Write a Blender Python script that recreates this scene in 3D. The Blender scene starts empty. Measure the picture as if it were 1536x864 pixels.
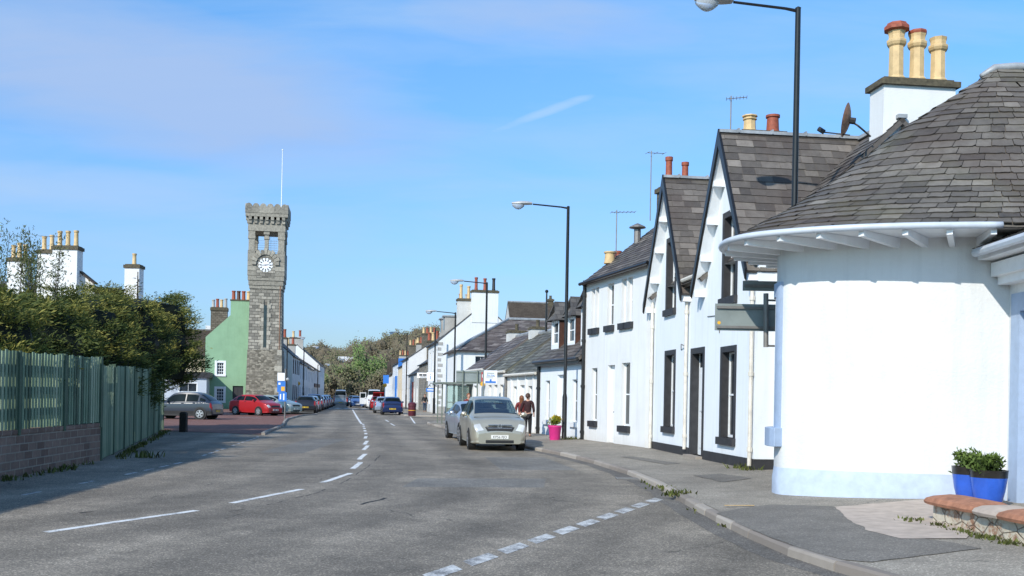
import bpy, bmesh, math, random
from math import sin, cos, tan, pi, radians, hypot, atan2, sqrt
from mathutils import Vector, Matrix, noise
R = random.Random(11)
V = Vector
scene = bpy.context.scene
col = scene.collection

# ------------------------------------------------------------------ survey: turns a sighting into a place
F, HX, HY, RHO, CAM = 1500., 768., 596.5, radians(1.05), 1.6
def ray(px, py):
    dx, dy = px-HX, py-HY
    return (dx*cos(RHO)+dy*sin(RHO))/F, (dx*sin(RHO)-dy*cos(RHO))/F
def P(px, py, z=0.):
    u, v = ray(px, py); Y = (z-CAM)/v
    return V((u*Y, Y, z))
def D(px, py, Y):
    u, v = ray(px, py)
    return V((u*Y, Y, CAM+v*Y))

class Fr:                                   # a wall line: s along it, t inwards, z up
    def __init__(s, a, b):
        s.O = V((a[0], a[1], 0)); e = V((b[0]-a[0], b[1]-a[1], 0)); s.L = e.length; s.d = e/s.L
        s.n = V((-s.d.y, s.d.x, 0))          # outward: to the left of a->b
    def pt(f, s, t, z): 
        p = f.O+f.d*s-f.n*t; return V((p.x, p.y, z))
    def at(f, px, py, t=0.):
        u, v = ray(px, py); q = f.O-f.n*t
        Y = (q.x*f.n.x+q.y*f.n.y)/(u*f.n.x+f.n.y)
        return (u*Y-f.O.x)*f.d.x+(Y-f.O.y)*f.d.y, CAM+v*Y

# ------------------------------------------------------------------ objects
OFF = {}
def tag(o, label=None, cat=None, group=None, kind=None):
    if label: o['label'] = label
    if cat: o['category'] = cat
    if group: o['group'] = group
    if kind: o['kind'] = kind
    return o
def thing(name, label, cat, loc=(0, 0, 0), rz=0., group=None, world=True):
    o = bpy.data.objects.new(name, None); col.objects.link(o)
    o.location = loc; o.rotation_euler = (0, 0, rz); o.empty_display_size = .2
    OFF[o.name] = V(loc) if world else V((0, 0, 0))
    return tag(o, label, cat, group)
def kids(o): return [c for c in bpy.data.objects if c.parent == o]
def dup(root, loc, rz, label, group=None, swap=None):
    def cp(o, par):
        c = o.copy(); col.objects.link(c)
        if par: c.parent = par
        if swap and o.type == 'MESH' and o.data.materials and o.data.materials[0].name in swap:
            c.data = o.data.copy(); c.data.materials[0] = swap[o.data.materials[0].name]
        for k in kids(o): cp(k, c)
        return c
    r = cp(root, None); r.location = loc; r.rotation_euler = (0, 0, rz); r['label'] = label
    if group: r['group'] = group
    return r

class MB:
    def __init__(s): s.v = []; s.f = []; s.t = []; s.tone = .5; s.uvs = {}
    def face(s, pts, tone=None, uv=None):
        i = len(s.v); s.v += [tuple(p) for p in pts]; s.f.append(tuple(range(i, i+len(pts)))); s.t.append(s.tone if tone is None else tone)
        if uv: s.uvs[len(s.f)-1] = uv
    def mesh(s, vs, fs, tone=None):
        i = len(s.v); s.v += [tuple(p) for p in vs]
        for f in fs: s.f.append(tuple(i+k for k in f)); s.t.append(s.tone if tone is None else tone)
    def hexa(s, c, tone=None):              # 8 corners: bottom loop 4, top loop 4
        s.mesh(c, [(3, 2, 1, 0), (4, 5, 6, 7), (0, 1, 5, 4), (1, 2, 6, 5), (2, 3, 7, 6), (3, 0, 4, 7)], tone)
    def box(s, x0, x1, y0, y1, z0, z1, tone=None):
        s.hexa([(x0, y0, z0), (x1, y0, z0), (x1, y1, z0), (x0, y1, z0), (x0, y0, z1), (x1, y0, z1), (x1, y1, z1), (x0, y1, z1)], tone)
    def fbox(s, fr, s0, s1, t0, t1, z0, z1, tone=None):
        s.hexa([fr.pt(a, b, z) for z in (z0, z1) for a, b in ((s0, t0), (s1, t0), (s1, t1), (s0, t1))], tone)
    def tube(s, p, q, r0, r1=None, n=8, tone=None, caps=True):
        p, q = V(p), V(q); r1 = r0 if r1 is None else r1
        a = (q-p).normalized(); b = a.orthogonal().normalized(); c = a.cross(b)
        vs = [p+(b*cos(2*pi*k/n)+c*sin(2*pi*k/n))*r0 for k in range(n)]+[q+(b*cos(2*pi*k/n)+c*sin(2*pi*k/n))*r1 for k in range(n)]
        fs = [(k, (k+1) % n, n+(k+1) % n, n+k) for k in range(n)]
        if caps: fs += [tuple(range(n-1, -1, -1)), tuple(range(n, 2*n))]
        s.mesh(vs, fs, tone)
    def path(s, pts, r, n=8, tone=None):
        pts = [V(p) for p in pts]; rs = r if isinstance(r, (list, tuple)) else [r]*len(pts)
        vs = []; fs = []; b = None
        for i, p in enumerate(pts):
            a = (pts[min(i+1, len(pts)-1)]-pts[max(i-1, 0)]).normalized()
            b = a.orthogonal().normalized() if b is None else (b-a*b.dot(a)).normalized()
            c = a.cross(b)
            vs += [p+(b*cos(2*pi*k/n)+c*sin(2*pi*k/n))*rs[i] for k in range(n)]
        for i in range(len(pts)-1):
            fs += [(i*n+k, i*n+(k+1) % n, (i+1)*n+(k+1) % n, (i+1)*n+k) for k in range(n)]
        fs += [tuple(range(n-1, -1, -1)), tuple(range((len(pts)-1)*n, len(pts)*n))]
        s.mesh(vs, fs, tone)
    def lathe(s, prof, c=(0, 0, 0), n=16, tone=None):
        c = V(c); vs = []; fs = []
        for r, z in prof: vs += [c+V((r*cos(2*pi*k/n), r*sin(2*pi*k/n), z)) for k in range(n)]
        for i in range(len(prof)-1):
            fs += [(i*n+k, i*n+(k+1) % n, (i+1)*n+(k+1) % n, (i+1)*n+k) for k in range(n)]
        fs += [tuple(range(n-1, -1, -1)), tuple(range((len(prof)-1)*n, len(prof)*n))]
        s.mesh(vs, fs, tone)
    def grid(s, fn, nu, nv, tone=None):
        vs = [fn(i/nu, j/nv) for i in range(nu+1) for j in range(nv+1)]; w = nv+1
        s.mesh(vs, [(i*w+j, (i+1)*w+j, (i+1)*w+j+1, i*w+j+1) for i in range(nu) for j in range(nv)], tone)
    def ball(s, c, r, n=10, m=7, tone=None, sq=(1, 1, 1)):
        c = V(c)
        s.grid(lambda a, b: c+V((sq[0]*r*sin(pi*b)*cos(2*pi*a), sq[1]*r*sin(pi*b)*sin(2*pi*a), sq[2]*r*cos(pi*b))), n, m, tone)
    def merge(s, o):
        i = len(s.v); s.v += o.v; s.f += [tuple(k+i for k in f) for f in o.f]; s.t += o.t
    def build(s, name, mat, parent=None, smooth=False, uv=True, bevel=0, label=None):
        off = OFF.get(parent.name, V((0, 0, 0))) if parent else OFF.get('_', V((0, 0, 0)))
        me = bpy.data.meshes.new(name)
        ox, oy, oz = off
        me.from_pydata([(x-ox, y-oy, z-oz) for x, y, z in s.v] if off.length else s.v, [], s.f)
        if uv:
            ul = me.uv_layers.new(name='UVMap'); dat = [0.]*(2*len(me.loops)); k = 0
            for fi, f in enumerate(s.f):
                cu = s.uvs.get(fi)
                if cu:
                    for a, b in cu: dat[k] = a; dat[k+1] = b; k += 2
                    continue
                p0, p1, p2 = V(s.v[f[0]]), V(s.v[f[1]]), V(s.v[f[2]])
                n = (p1-p0).cross(p2-p0)
                if len(f) > 3 and n.length < 1e-9: n = (p2-p0).cross(V(s.v[f[3]])-p0)
                if n.length < 1e-12: n = V((0, 0, 1))
                n.normalize()
                if n.z < 0: n = -n
                if n.z > .995: a, b = V((1, 0, 0)), V((0, 1, 0))
                else: a = V((-n.y, n.x, 0)).normalized(); b = n.cross(a)
                for i in f:
                    p = V(s.v[i]); dat[k] = p.dot(a); dat[k+1] = p.dot(b); k += 2
            ul.data.foreach_set('uv', dat)
        at = me.attributes.new('tone', 'FLOAT', 'FACE'); at.data.foreach_set('value', s.t)
        if smooth: me.polygons.foreach_set('use_smooth', [True]*len(me.polygons))
        me.materials.append(mat); me.update()
        o = bpy.data.objects.new(name, me); col.objects.link(o)
        if parent:
            o.parent = parent; OFF[o.name] = off
        if bevel:
            b = o.modifiers.new('bevel', 'BEVEL'); b.width = bevel; b.segments = 2; b.limit_method = 'ANGLE'; b.angle_limit = radians(40)
        if smooth == 2:
            try: me.set_sharp_from_angle(angle=radians(35))
            except Exception: pass
        if label: o['label'] = label
        return o
def solo(mb, name, mat, label, cat, loc, group=None, **k):       # a thing that is one mesh, origin at its base
    OFF['_'] = V(loc); o = mb.build(name, mat, None, **k); OFF['_'] = V((0, 0, 0))
    o.location = loc; OFF[o.name] = V(loc)
    return tag(o, label, cat, group)

# ------------------------------------------------------------------ materials
def nodes(name):
    m = bpy.data.materials.new(name); m.use_nodes = True; nt = m.node_tree
    return m, nt, nt.nodes['Principled BSDF']
def nd(nt, t, **k):
    n = nt.nodes.new(t)
    for a, b in k.items():
        if a.startswith('i_'): n.inputs[a[2:].replace('_', ' ')].default_value = b
        else: setattr(n, a, b)
    return n
def c4(c): return (c[0], c[1], c[2], 1.) if len(c) == 3 else tuple(c)
def coords(nt, uv=False, scale=None):
    t = nd(nt, 'ShaderNodeTexCoord'); o = t.outputs['UV' if uv else 'Object']
    if scale:
        mp = nd(nt, 'ShaderNodeMapping'); mp.inputs['Scale'].default_value = scale; nt.links.new(o, mp.inputs[0]); o = mp.outputs[0]
    return o
def geo(nt): return nd(nt, 'ShaderNodeNewGeometry').outputs['Position']
def noise_(nt, co, scale, detail=4, rough=.6, dist=0):
    n = nd(nt, 'ShaderNodeTexNoise'); n.inputs['Scale'].default_value = scale; n.inputs['Detail'].default_value = detail
    n.inputs['Roughness'].default_value = rough; n.inputs['Distortion'].default_value = dist; nt.links.new(co, n.inputs['Vector'])
    return n.outputs['Fac']
def ramp(nt, f, stops):
    r = nd(nt, 'ShaderNodeValToRGB'); e = r.color_ramp.elements
    while len(e) < len(stops): e.new(.5)
    for k, (p, c) in enumerate(stops):
        e[k].position = p; e[k].color = c4(c) if isinstance(c, (tuple, list)) else (c, c, c, 1)
    nt.links.new(f, r.inputs[0]); return r.outputs[0]
def mix(nt, f, a, b, mode='MIX'):
    m = nd(nt, 'ShaderNodeMix', data_type='RGBA', blend_type=mode)
    for k, x in ((0, f), (6, a), (7, b)):
        if isinstance(x, (int, float)): m.inputs[k].default_value = x
        elif isinstance(x, (tuple, list)): m.inputs[k].default_value = c4(x)
        else: nt.links.new(x, m.inputs[k])
    return m.outputs[2]
def math_(nt, op, a, b=0.):
    m = nd(nt, 'ShaderNodeMath', operation=op)
    for k, x in ((0, a), (1, b)):
        if isinstance(x, (int, float)): m.inputs[k].default_value = x
        else: nt.links.new(x, m.inputs[k])
    return m.outputs[0]
def bump(nt, bs, h, strength=.3, dist=.02):
    b = nd(nt, 'ShaderNodeBump'); b.inputs['Strength'].default_value = strength; b.inputs['Distance'].default_value = dist
    nt.links.new(h, b.inputs['Height']); nt.links.new(b.outputs[0], bs.inputs['Normal'])
def attr(nt): return nd(nt, 'ShaderNodeAttribute', attribute_name='tone').outputs['Fac']
def plain(name, c, rough=.6, metal=0., var=.12, scale=6., bmp=0., bscale=60., spec=.5):
    m, nt, bs = nodes(name); co = geo(nt)
    f = noise_(nt, co, scale, 5)
    lo = [x*(1-var*1.6) for x in c]; hi = [min(1, x*(1+var)) for x in c]
    nt.links.new(ramp(nt, f, [(.3, lo), (.7, hi)]), bs.inputs['Base Color'])
    bs.inputs['Roughness'].default_value = rough; bs.inputs['Metallic'].default_value = metal
    bs.inputs['Specular IOR Level'].default_value = spec
    if bmp: bump(nt, bs, noise_(nt, co, bscale, 3), bmp, .01)
    return m
def toned(name, stops, rough=.75, nscale=3., namt=.35, bmp=0., bscale=40.):
    m, nt, bs = nodes(name); co = geo(nt)
    f = math_(nt, 'ADD', attr(nt), math_(nt, 'MULTIPLY', math_(nt, 'SUBTRACT', noise_(nt, co, nscale, 5), .5), namt))
    nt.links.new(ramp(nt, f, stops), bs.inputs['Base Color']); bs.inputs['Roughness'].default_value = rough
    bs.inputs['Specular IOR Level'].default_value = .3
    if bmp: bump(nt, bs, noise_(nt, co, bscale, 3), bmp, .01)
    return m
def render_wall(name, c, stain=.12, bmp=.5, bscale=35., base=None):
    m, nt, bs = nodes(name); co = geo(nt)
    f = noise_(nt, co, .9, 6, .65)
    cc = ramp(nt, f, [(.3, [x*(1-stain) for x in c]), (.6, c)])
    sep = nd(nt, 'ShaderNodeSeparateXYZ'); nt.links.new(co, sep.inputs[0])
    mp = nd(nt, 'ShaderNodeMapping'); mp.inputs['Scale'].default_value = (6, 6, .5); nt.links.new(co, mp.inputs[0])
    st = noise_(nt, mp.outputs[0], 1., 4)
    k = math_(nt, 'MULTIPLY', ramp(nt, st, [(.5, 0.), (.75, 1.)]), .2)
    cc = mix(nt, k, cc, [x*.55 for x in c])
    low = ramp(nt, math_(nt, 'ADD', sep.outputs[2], math_(nt, 'MULTIPLY', f, .5)), [(.3, 1.), (.75, 0.)])
    cc = mix(nt, math_(nt, 'MULTIPLY', low, .35), cc, [c[0]*.55, c[1]*.52, c[2]*.45])
    nt.links.new(cc, bs.inputs['Base Color']); bs.inputs['Roughness'].default_value = .85; bs.inputs['Specular IOR Level'].default_value = .2
    bump(nt, bs, noise_(nt, co, bscale, 3), bmp, .012)
    return m
def slate_mat(name, dark, light, lich=.35):
    m, nt, bs = nodes(name); co = geo(nt)
    a = attr(nt)
    f = math_(nt, 'ADD', a, math_(nt, 'MULTIPLY', math_(nt, 'SUBTRACT', noise_(nt, co, 7, 6, .7), .5), .6))
    cc = ramp(nt, f, [(.0, dark), (.45, [(x+y)/2.2 for x, y in zip(dark, light)]), (.8, light), (1., [x*1.35 for x in light])])
    patch = ramp(nt, noise_(nt, co, .8, 6, .7), [(.5, 0.), (.68, 1.)])
    cc = mix(nt, math_(nt, 'MULTIPLY', patch, lich), cc, (.105, .1, .062))
    spots = ramp(nt, noise_(nt, co, 22, 2), [(.68, 0.), (.74, 1.)])
    cc = mix(nt, math_(nt, 'MULTIPLY', spots, .35), cc, (.25, .25, .2))
    brown = ramp(nt, noise_(nt, co, .55, 4), [(.48, 0.), (.62, 1.)])
    cc = mix(nt, math_(nt, 'MULTIPLY', brown, .4), cc, (.075, .052, .043))
    nt.links.new(cc, bs.inputs['Base Color'])
    bs.inputs['Roughness'].default_value = .65; bs.inputs['Specular IOR Level'].default_value = .35
    bump(nt, bs, noise_(nt, co, 30, 4), .4, .01)
    return m
def brick_mat(name, c1, c2, mortar, w, h, ms=.012, rough=.85, dirt=.4, bmp=.5, off=.5, dist=0., bias=0.):
    m, nt, bs = nodes(name); uv = coords(nt, True); co = geo(nt)
    if dist:
        nv = nd(nt, 'ShaderNodeTexNoise'); nv.inputs['Scale'].default_value = 2.5; nt.links.new(uv, nv.inputs['Vector'])
        mx = nd(nt, 'ShaderNodeVectorMath', operation='MULTIPLY_ADD'); nt.links.new(nv.outputs['Color'], mx.inputs[0])
        mx.inputs[1].default_value = (dist, dist, 0); nt.links.new(uv, mx.inputs[2]); uv = mx.outputs[0]
    b = nd(nt, 'ShaderNodeTexBrick'); b.offset = off
    b.inputs['Color1'].default_value = c4(c1); b.inputs['Color2'].default_value = c4(c2); b.inputs['Mortar'].default_value = c4(mortar)
    b.inputs['Scale'].default_value = 1.; b.inputs['Mortar Size'].default_value = ms; b.inputs['Brick Width'].default_value = w
    b.inputs['Row Height'].default_value = h; b.inputs['Bias'].default_value = bias; b.inputs['Mortar Smooth'].default_value = .3
    nt.links.new(uv, b.inputs['Vector'])
    f = noise_(nt, co, 1.3, 6, .7)
    cc = mix(nt, dirt, b.outputs['Color'], ramp(nt, f, [(.3, .3), (.7, 1.)]), 'MULTIPLY')
    f2 = noise_(nt, co, 14, 4)
    cc = mix(nt, .35, cc, ramp(nt, f2, [(.3, .45), (.7, 1.)]), 'MULTIPLY')
    nt.links.new(cc, bs.inputs['Base Color']); bs.inputs['Roughness'].default_value = rough; bs.inputs['Specular IOR Level'].default_value = .25
    h_ = math_(nt, 'SUBTRACT', math_(nt, 'MULTIPLY', f2, .5), b.outputs['Fac'])
    bump(nt, bs, h_, bmp, .02)
    return m
def rubble_mat(name, stops, scale, mortar, squash=.55, ms=.05):
    m, nt, bs = nodes(name); co = coords(nt, True, (squash, 1, 1)); g = geo(nt)
    v1 = nd(nt, 'ShaderNodeTexVoronoi', voronoi_dimensions='2D'); v1.inputs['Scale'].default_value = scale; v1.inputs['Randomness'].default_value = .8; nt.links.new(co, v1.inputs['Vector'])
    v2 = nd(nt, 'ShaderNodeTexVoronoi', voronoi_dimensions='2D', feature='DISTANCE_TO_EDGE'); v2.inputs['Scale'].default_value = scale; v2.inputs['Randomness'].default_value = .8; nt.links.new(co, v2.inputs['Vector'])
    sc = nd(nt, 'ShaderNodeSeparateColor'); nt.links.new(v1.outputs['Color'], sc.inputs[0])
    f = math_(nt, 'ADD', sc.outputs[0], math_(nt, 'MULTIPLY', math_(nt, 'SUBTRACT', noise_(nt, g, 4, 6), .5), .7))
    cc = ramp(nt, f, stops)
    e = ramp(nt, v2.outputs['Distance'], [(0., 1.), (ms, 0.)])
    cc = mix(nt, e, cc, mortar)
    nt.links.new(cc, bs.inputs['Base Color']); bs.inputs['Roughness'].default_value = .9; bs.inputs['Specular IOR Level'].default_value = .2
    bump(nt, bs, math_(nt, 'SUBTRACT', noise_(nt, g, 12, 4), e), .6, .03)
    return m
def paintcar(name, c, metal=.5, rough=.28):
    m, nt, bs = nodes(name)
    co = geo(nt); f = noise_(nt, co, 3, 3)
    nt.links.new(ramp(nt, f, [(.3, [x*.93 for x in c]), (.7, c)]), bs.inputs['Base Color'])
    bs.inputs['Metallic'].default_value = metal; bs.inputs['Roughness'].default_value = rough
    bs.inputs['Coat Weight'].default_value = .35; bs.inputs['Coat Roughness'].default_value = .08
    return m
def glassy(name, c=(.012, .016, .02), rough=.05, spec=.6):
    m, nt, bs = nodes(name); co = geo(nt)
    nt.links.new(ramp(nt, noise_(nt, co, 1.7, 2), [(.3, [x*.6 for x in c]), (.7, [x*1.5 for x in c])]), bs.inputs['Base Color'])
    bs.inputs['Roughness'].default_value = rough; bs.inputs['Specular IOR Level'].default_value = spec
    return m
def asphalt(name, c, agg=.5, big=.5, crack=.0, patchy=.3, tracks=False):
    m, nt, bs = nodes(name); co = geo(nt)
    f1 = noise_(nt, co, 55, 3, .7)
    vo = nd(nt, 'ShaderNodeTexVoronoi'); vo.inputs['Scale'].default_value = 70; nt.links.new(co, vo.inputs['Vector'])
    sc = nd(nt, 'ShaderNodeSeparateColor'); nt.links.new(vo.outputs['Color'], sc.inputs[0])
    stone = ramp(nt, sc.outputs[0], [(.2, .55), (.8, 1.05), (.93, 1.6), (1., 2.2)])
    f2 = noise_(nt, co, .35, 5, .6); f3 = noise_(nt, co, 2.2, 5, .65)
    cc = ramp(nt, f2, [(.32, [x*(1-patchy) for x in c]), (.68, [x*(1+patchy*.8) for x in c])])
    cc = mix(nt, agg, cc, stone, 'MULTIPLY')
    cc = mix(nt, .6, cc, ramp(nt, f3, [(.3, .72), (.7, 1.22)]), 'MULTIPLY')
    cc = mix(nt, .7, cc, ramp(nt, f1, [(.3, .65), (.7, 1.3)]), 'MULTIPLY')
    if tracks:                               # wheel paths, from the distance to the centre line kept in the UVs
        su = nd(nt, 'ShaderNodeSeparateXYZ'); nt.links.new(coords(nt, True), su.inputs[0])
        u_ = math_(nt, 'ADD', su.outputs[0], math_(nt, 'MULTIPLY', math_(nt, 'SUBTRACT', noise_(nt, co, .25, 3), .5), 1.1))
        wv = math_(nt, 'COSINE', math_(nt, 'MULTIPLY', u_, 2*pi/1.75))
        cc = mix(nt, 1., cc, ramp(nt, math_(nt, 'ADD', math_(nt, 'MULTIPLY', wv, .5), math_(nt, 'MULTIPLY', f3, .9)), [(.1, .86), (.5, .99), (.95, 1.12)]), 'MULTIPLY')
        mpx = nd(nt, 'ShaderNodeMapping'); mpx.inputs['Scale'].default_value = (1.3, .12, 1); nt.links.new(coords(nt, True), mpx.inputs[0])
        cc = mix(nt, .5, cc, ramp(nt, noise_(nt, mpx.outputs[0], 1.2, 5), [(.35, .78), (.65, 1.2)]), 'MULTIPLY')
    if crack:
        nv = nd(nt, 'ShaderNodeTexNoise'); nv.inputs['Scale'].default_value = 1.6; nv.inputs['Detail'].default_value = 5; nt.links.new(co, nv.inputs['Vector'])
        mx = nd(nt, 'ShaderNodeVectorMath', operation='MULTIPLY_ADD'); nt.links.new(nv.outputs['Color'], mx.inputs[0]); mx.inputs[1].default_value = (.9, .9, 0); nt.links.new(co, mx.inputs[2])
        v2 = nd(nt, 'ShaderNodeTexVoronoi', voronoi_dimensions='2D', feature='DISTANCE_TO_EDGE'); v2.inputs['Scale'].default_value = .28; nt.links.new(mx.outputs[0], v2.inputs['Vector'])
        e = ramp(nt, v2.outputs['Distance'], [(.0, 1.), (.006, 0.)])
        e = math_(nt, 'MULTIPLY', e, ramp(nt, noise_(nt, co, .5, 3), [(.5, 0.), (.6, crack)]))
        cc = mix(nt, e, cc, (.02, .02, .02))
    nt.links.new(cc, bs.inputs['Base Color']); bs.inputs['Roughness'].default_value = .8; bs.inputs['Specular IOR Level'].default_value = .3
    bump(nt, bs, math_(nt, 'ADD', f1, sc.outputs[0]), .5, .01)
    return m
def worn_paint(name, c, under, wear=.5):
    m, nt, bs = nodes(name); co = geo(nt)
    f = math_(nt, 'ADD', math_(nt, 'MULTIPLY', noise_(nt, co, 3.5, 5, .7), .6), math_(nt, 'MULTIPLY', noise_(nt, co, 45, 3, .7), .4))
    k = ramp(nt, f, [(wear-.09, 1.), (wear+.05, 0.)])
    cc = mix(nt, k, c, under)
    nt.links.new(cc, bs.inputs['Base Color']); bs.inputs['Roughness'].default_value = .7
    bump(nt, bs, noise_(nt, co, 60, 3), .4, .008)
    return m
def leaf_mat(name, stops, trans=.25):
    m, nt, bs = nodes(name); a = attr(nt); co = geo(nt)
    f = math_(nt, 'ADD', a, math_(nt, 'MULTIPLY', math_(nt, 'SUBTRACT', noise_(nt, co, 2.5, 3), .5), .3))
    cc = ramp(nt, f, stops); nt.links.new(cc, bs.inputs['Base Color']); bs.inputs['Roughness'].default_value = .7; bs.inputs['Specular IOR Level'].default_value = .25
    tr = nd(nt, 'ShaderNodeBsdfTranslucent'); nt.links.new(cc, tr.inputs[0])
    ms = nd(nt, 'ShaderNodeMixShader'); ms.inputs[0].default_value = trans
    nt.links.new(bs.outputs[0], ms.inputs[1]); nt.links.new(tr.outputs[0], ms.inputs[2])
    nt.links.new(ms.outputs[0], nt.nodes['Material Output'].inputs[0])
    return m

M = {}
M['white'] = render_wall('white render', (.74, .75, .755), .08)
M['bowwhite'] = render_wall('painted roughcast of the round house', (.665, .68, .69), .1, .6, 22)
M['bluewhite'] = render_wall('cool white render', (.76, .8, .84), .05, .3)
M['offwhite'] = render_wall('off white harling', (.78, .77, .74), .15, .7, 28)
M['cream'] = render_wall('cream render', (.72, .62, .46), .15)
M['greyrender'] = render_wall('grey render', (.42, .41, .39), .25)
M['palegrey'] = render_wall('pale grey render', (.6, .6, .58), .2)
M['paleblue'] = render_wall('pale blue grey render', (.52, .58, .66), .12)
M['greenwall'] = render_wall('sage green render', (.26, .42, .27), .15, .5)
M['bluewall'] = render_wall('blue painted wall', (.06, .13, .42), .1)
M['pink'] = plain('faded red paint', (.42, .11, .09), .7)
M['trimblue'] = plain('pale blue masonry paint', (.33, .42, .57), .7, var=.06, bmp=.15)
M['plinthblue'] = plain('pale blue plinth paint', (.45, .53, .66), .75, var=.08, bmp=.2)
M['charcoal'] = plain('charcoal masonry paint', (.03, .03, .034), .6, var=.2)
M['black'] = plain('black gloss paint', (.012, .012, .013), .35, var=.2)
M['brownwood'] = plain('dark brown boards', (.085, .035, .022), .6, var=.25)
M['whitepaint'] = plain('white gloss paint', (.78, .8, .82), .4, var=.04)
M['greypaint'] = plain('pale grey gutter', (.5, .55, .62), .4, var=.06)
M['lead'] = plain('lead flashing', (.34, .36, .38), .55, .2, var=.2, scale=3)
M['pipe'] = plain('cream cast iron pipe', (.66, .62, .55), .5, var=.12)
M['glass'] = glassy('window glass', (.02, .026, .032))
M['carglass'] = glassy('car window glass', (.008, .012, .013), .08, .12)
M['slate'] = slate_mat('weathered slates', (.05, .045, .042), (.215, .195, .17), .6)
M['slate2'] = slate_mat('brown grey slates', (.048, .042, .04), (.175, .155, .138), .3)
M['slate3'] = slate_mat('mossy cottage slates', (.05, .05, .042), (.2, .2, .165), .5)
M['slate4'] = slate_mat('purple cottage slates', (.055, .045, .046), (.21, .185, .175), .3)
M['slatetex'] = brick_mat('slate roof', (.09, .086, .088), (.17, .16, .15), (.05, .05, .05), .35, .22, .008, .7, .5, .5)
M['slatepurple'] = brick_mat('purple grey slate roof', (.075, .06, .062), (.16, .145, .14), (.035, .032, .032), .45, .26, .01, .75, .5, .5)
M['slatebrown'] = brick_mat('brown slate roof', (.075, .058, .045), (.1, .08, .062), (.04, .03, .025), .35, .2, .008, .8, .45, .4)
M['slategreen'] = brick_mat('mossy slate roof', (.085, .09, .07), (.15, .15, .12), (.04, .045, .035), .4, .24, .008, .8, .55, .4)
M['sandstone'] = plain('red sandstone cope', (.37, .165, .095), .85, var=.22, scale=9, bmp=.5)
M['coneyellow'] = plain('buff fireclay', (.6, .43, .22), .7, var=.13, scale=5)
M['conered'] = plain('red fireclay', (.3, .075, .04), .7, var=.2, scale=14)
M['cope'] = plain('mossy cope stone', (.1, .085, .055), .9, var=.35, scale=10, bmp=.5)
M['stone'] = brick_mat('squared tower stone', (.2, .188, .163), (.5, .465, .395), (.16, .15, .13), .62, .3, .03, .9, .35, .9, dist=.09)
M['rubble'] = rubble_mat('rubble masonry', [(.1, (.13, .118, .095)), (.5, (.21, .19, .155)), (.9, (.32, .29, .235))], 6.5, (.12, .11, .09), .5, .05)
M['ashlar'] = toned('dressed granite', [(.1, (.13, .122, .104)), (.5, (.28, .262, .222)), (.9, (.44, .41, .345))], .9, 6., 1.1, .6, 25)
M['stonestack'] = brick_mat('stone chimney masonry', (.15, .13, .1), (.27, .24, .19), (.1, .09, .07), .4, .2, .02, .9, .45, .8, dist=.05)
M['stonewall'] = brick_mat('grey stone facade', (.22, .21, .19), (.34, .32, .28), (.18, .17, .15), .5, .25, .015, .9, .3, .5, dist=.04)
m, nt, bs = nodes('old painted rubble'); co = geo(nt)
mp = nd(nt, 'ShaderNodeMapping'); mp.inputs['Scale'].default_value = (1, 1, 1.9); nt.links.new(co, mp.inputs[0])
v1 = nd(nt, 'ShaderNodeTexVoronoi', feature='DISTANCE_TO_EDGE'); v1.inputs['Scale'].default_value = 3.4; nt.links.new(mp.outputs[0], v1.inputs['Vector'])
f = noise_(nt, co, 4.5, 6, .7)
cc = ramp(nt, f, [(.3, (.12, .06, .04)), (.42, (.34, .2, .13)), (.5, (.5, .45, .36)), (.7, (.62, .57, .47))])
e = ramp(nt, v1.outputs['Distance'], [(.0, .8), (.05, 0.)])
nt.links.new(mix(nt, e, cc, (.16, .11, .075)), bs.inputs['Base Color']); bs.inputs['Roughness'].default_value = .9
bump(nt, bs, math_(nt, 'SUBTRACT', f, e), .7, .04); M['gardenwall'] = m
M['brick'] = brick_mat('purple brown brick', (.2, .135, .108), (.31, .22, .178), (.36, .32, .275), .4, .15, .014, .9, .4, .5)
M['fence'] = toned('green stained boards', [(.1, (.08, .12, .08)), (.5, (.18, .26, .175)), (.9, (.33, .4, .28))], .85, 2.2, .5, .4, 30)
M['railshade'] = plain('green rails darkened as shadow', (.014, .026, .022), .9, var=.2)  # rail colour taken almost to black for the shadow between the boards
M['timber'] = plain('weathered dark timber', (.03, .024, .018), .9, var=.3)
M['road'] = asphalt('worn road asphalt', (.235, .208, .17), .8, .5, .7)
M['channel'] = asphalt('dirty road channel', (.165, .15, .13), .7, .5, 0, .3)
M['roadpatch'] = asphalt('road repair asphalt', (.2, .187, .165), .7, .5, 0, .25)
M['carriageway'] = asphalt('worn carriageway', (.245, .212, .168), .8, .5, .9, .3, True)
M['pave'] = asphalt('pavement asphalt', (.3, .268, .222), .55, .5, .5, .2)
M['pavepatch'] = asphalt('dark asphalt patch', (.195, .178, .155), .5, .4, .0, .15)
M['apron'] = plain('pale pink concrete', (.45, .375, .315), .9, var=.14, scale=5, bmp=.4)
M['kerb'] = toned('granite kerb', [(.1, (.22, .19, .165)), (.9, (.37, .33, .285))], .9, 6, .5, .5, 40)
M['paving'] = brick_mat('red block paving', (.22, .105, .085), (.29, .15, .12), (.11, .07, .06), .21, .105, .006, .9, .35, .3)
M['paint'] = worn_paint('worn white road paint', (.72, .72, .7), (.17, .165, .16), .455)
M['paintworn'] = worn_paint('very worn road paint', (.62, .62, .6), (.16, .155, .15), .515)
M['soil'] = plain('grass and soil', (.05, .06, .025), .95, var=.4)
M['tyre'] = plain('tyre rubber', (.012, .012, .012), .85)
M['rim'] = plain('alloy rim', (.42, .43, .45), .35, .6)
M['chrome'] = plain('chrome', (.6, .6, .62), .15, .9)
M['lamp'] = glassy('headlamp lens', (.5, .52, .54), .08, .8)
M['red_lens'] = glassy('red tail lens', (.32, .015, .012), .15)
M['darkplastic'] = plain('dark plastic', (.015, .015, .016), .6)
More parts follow.
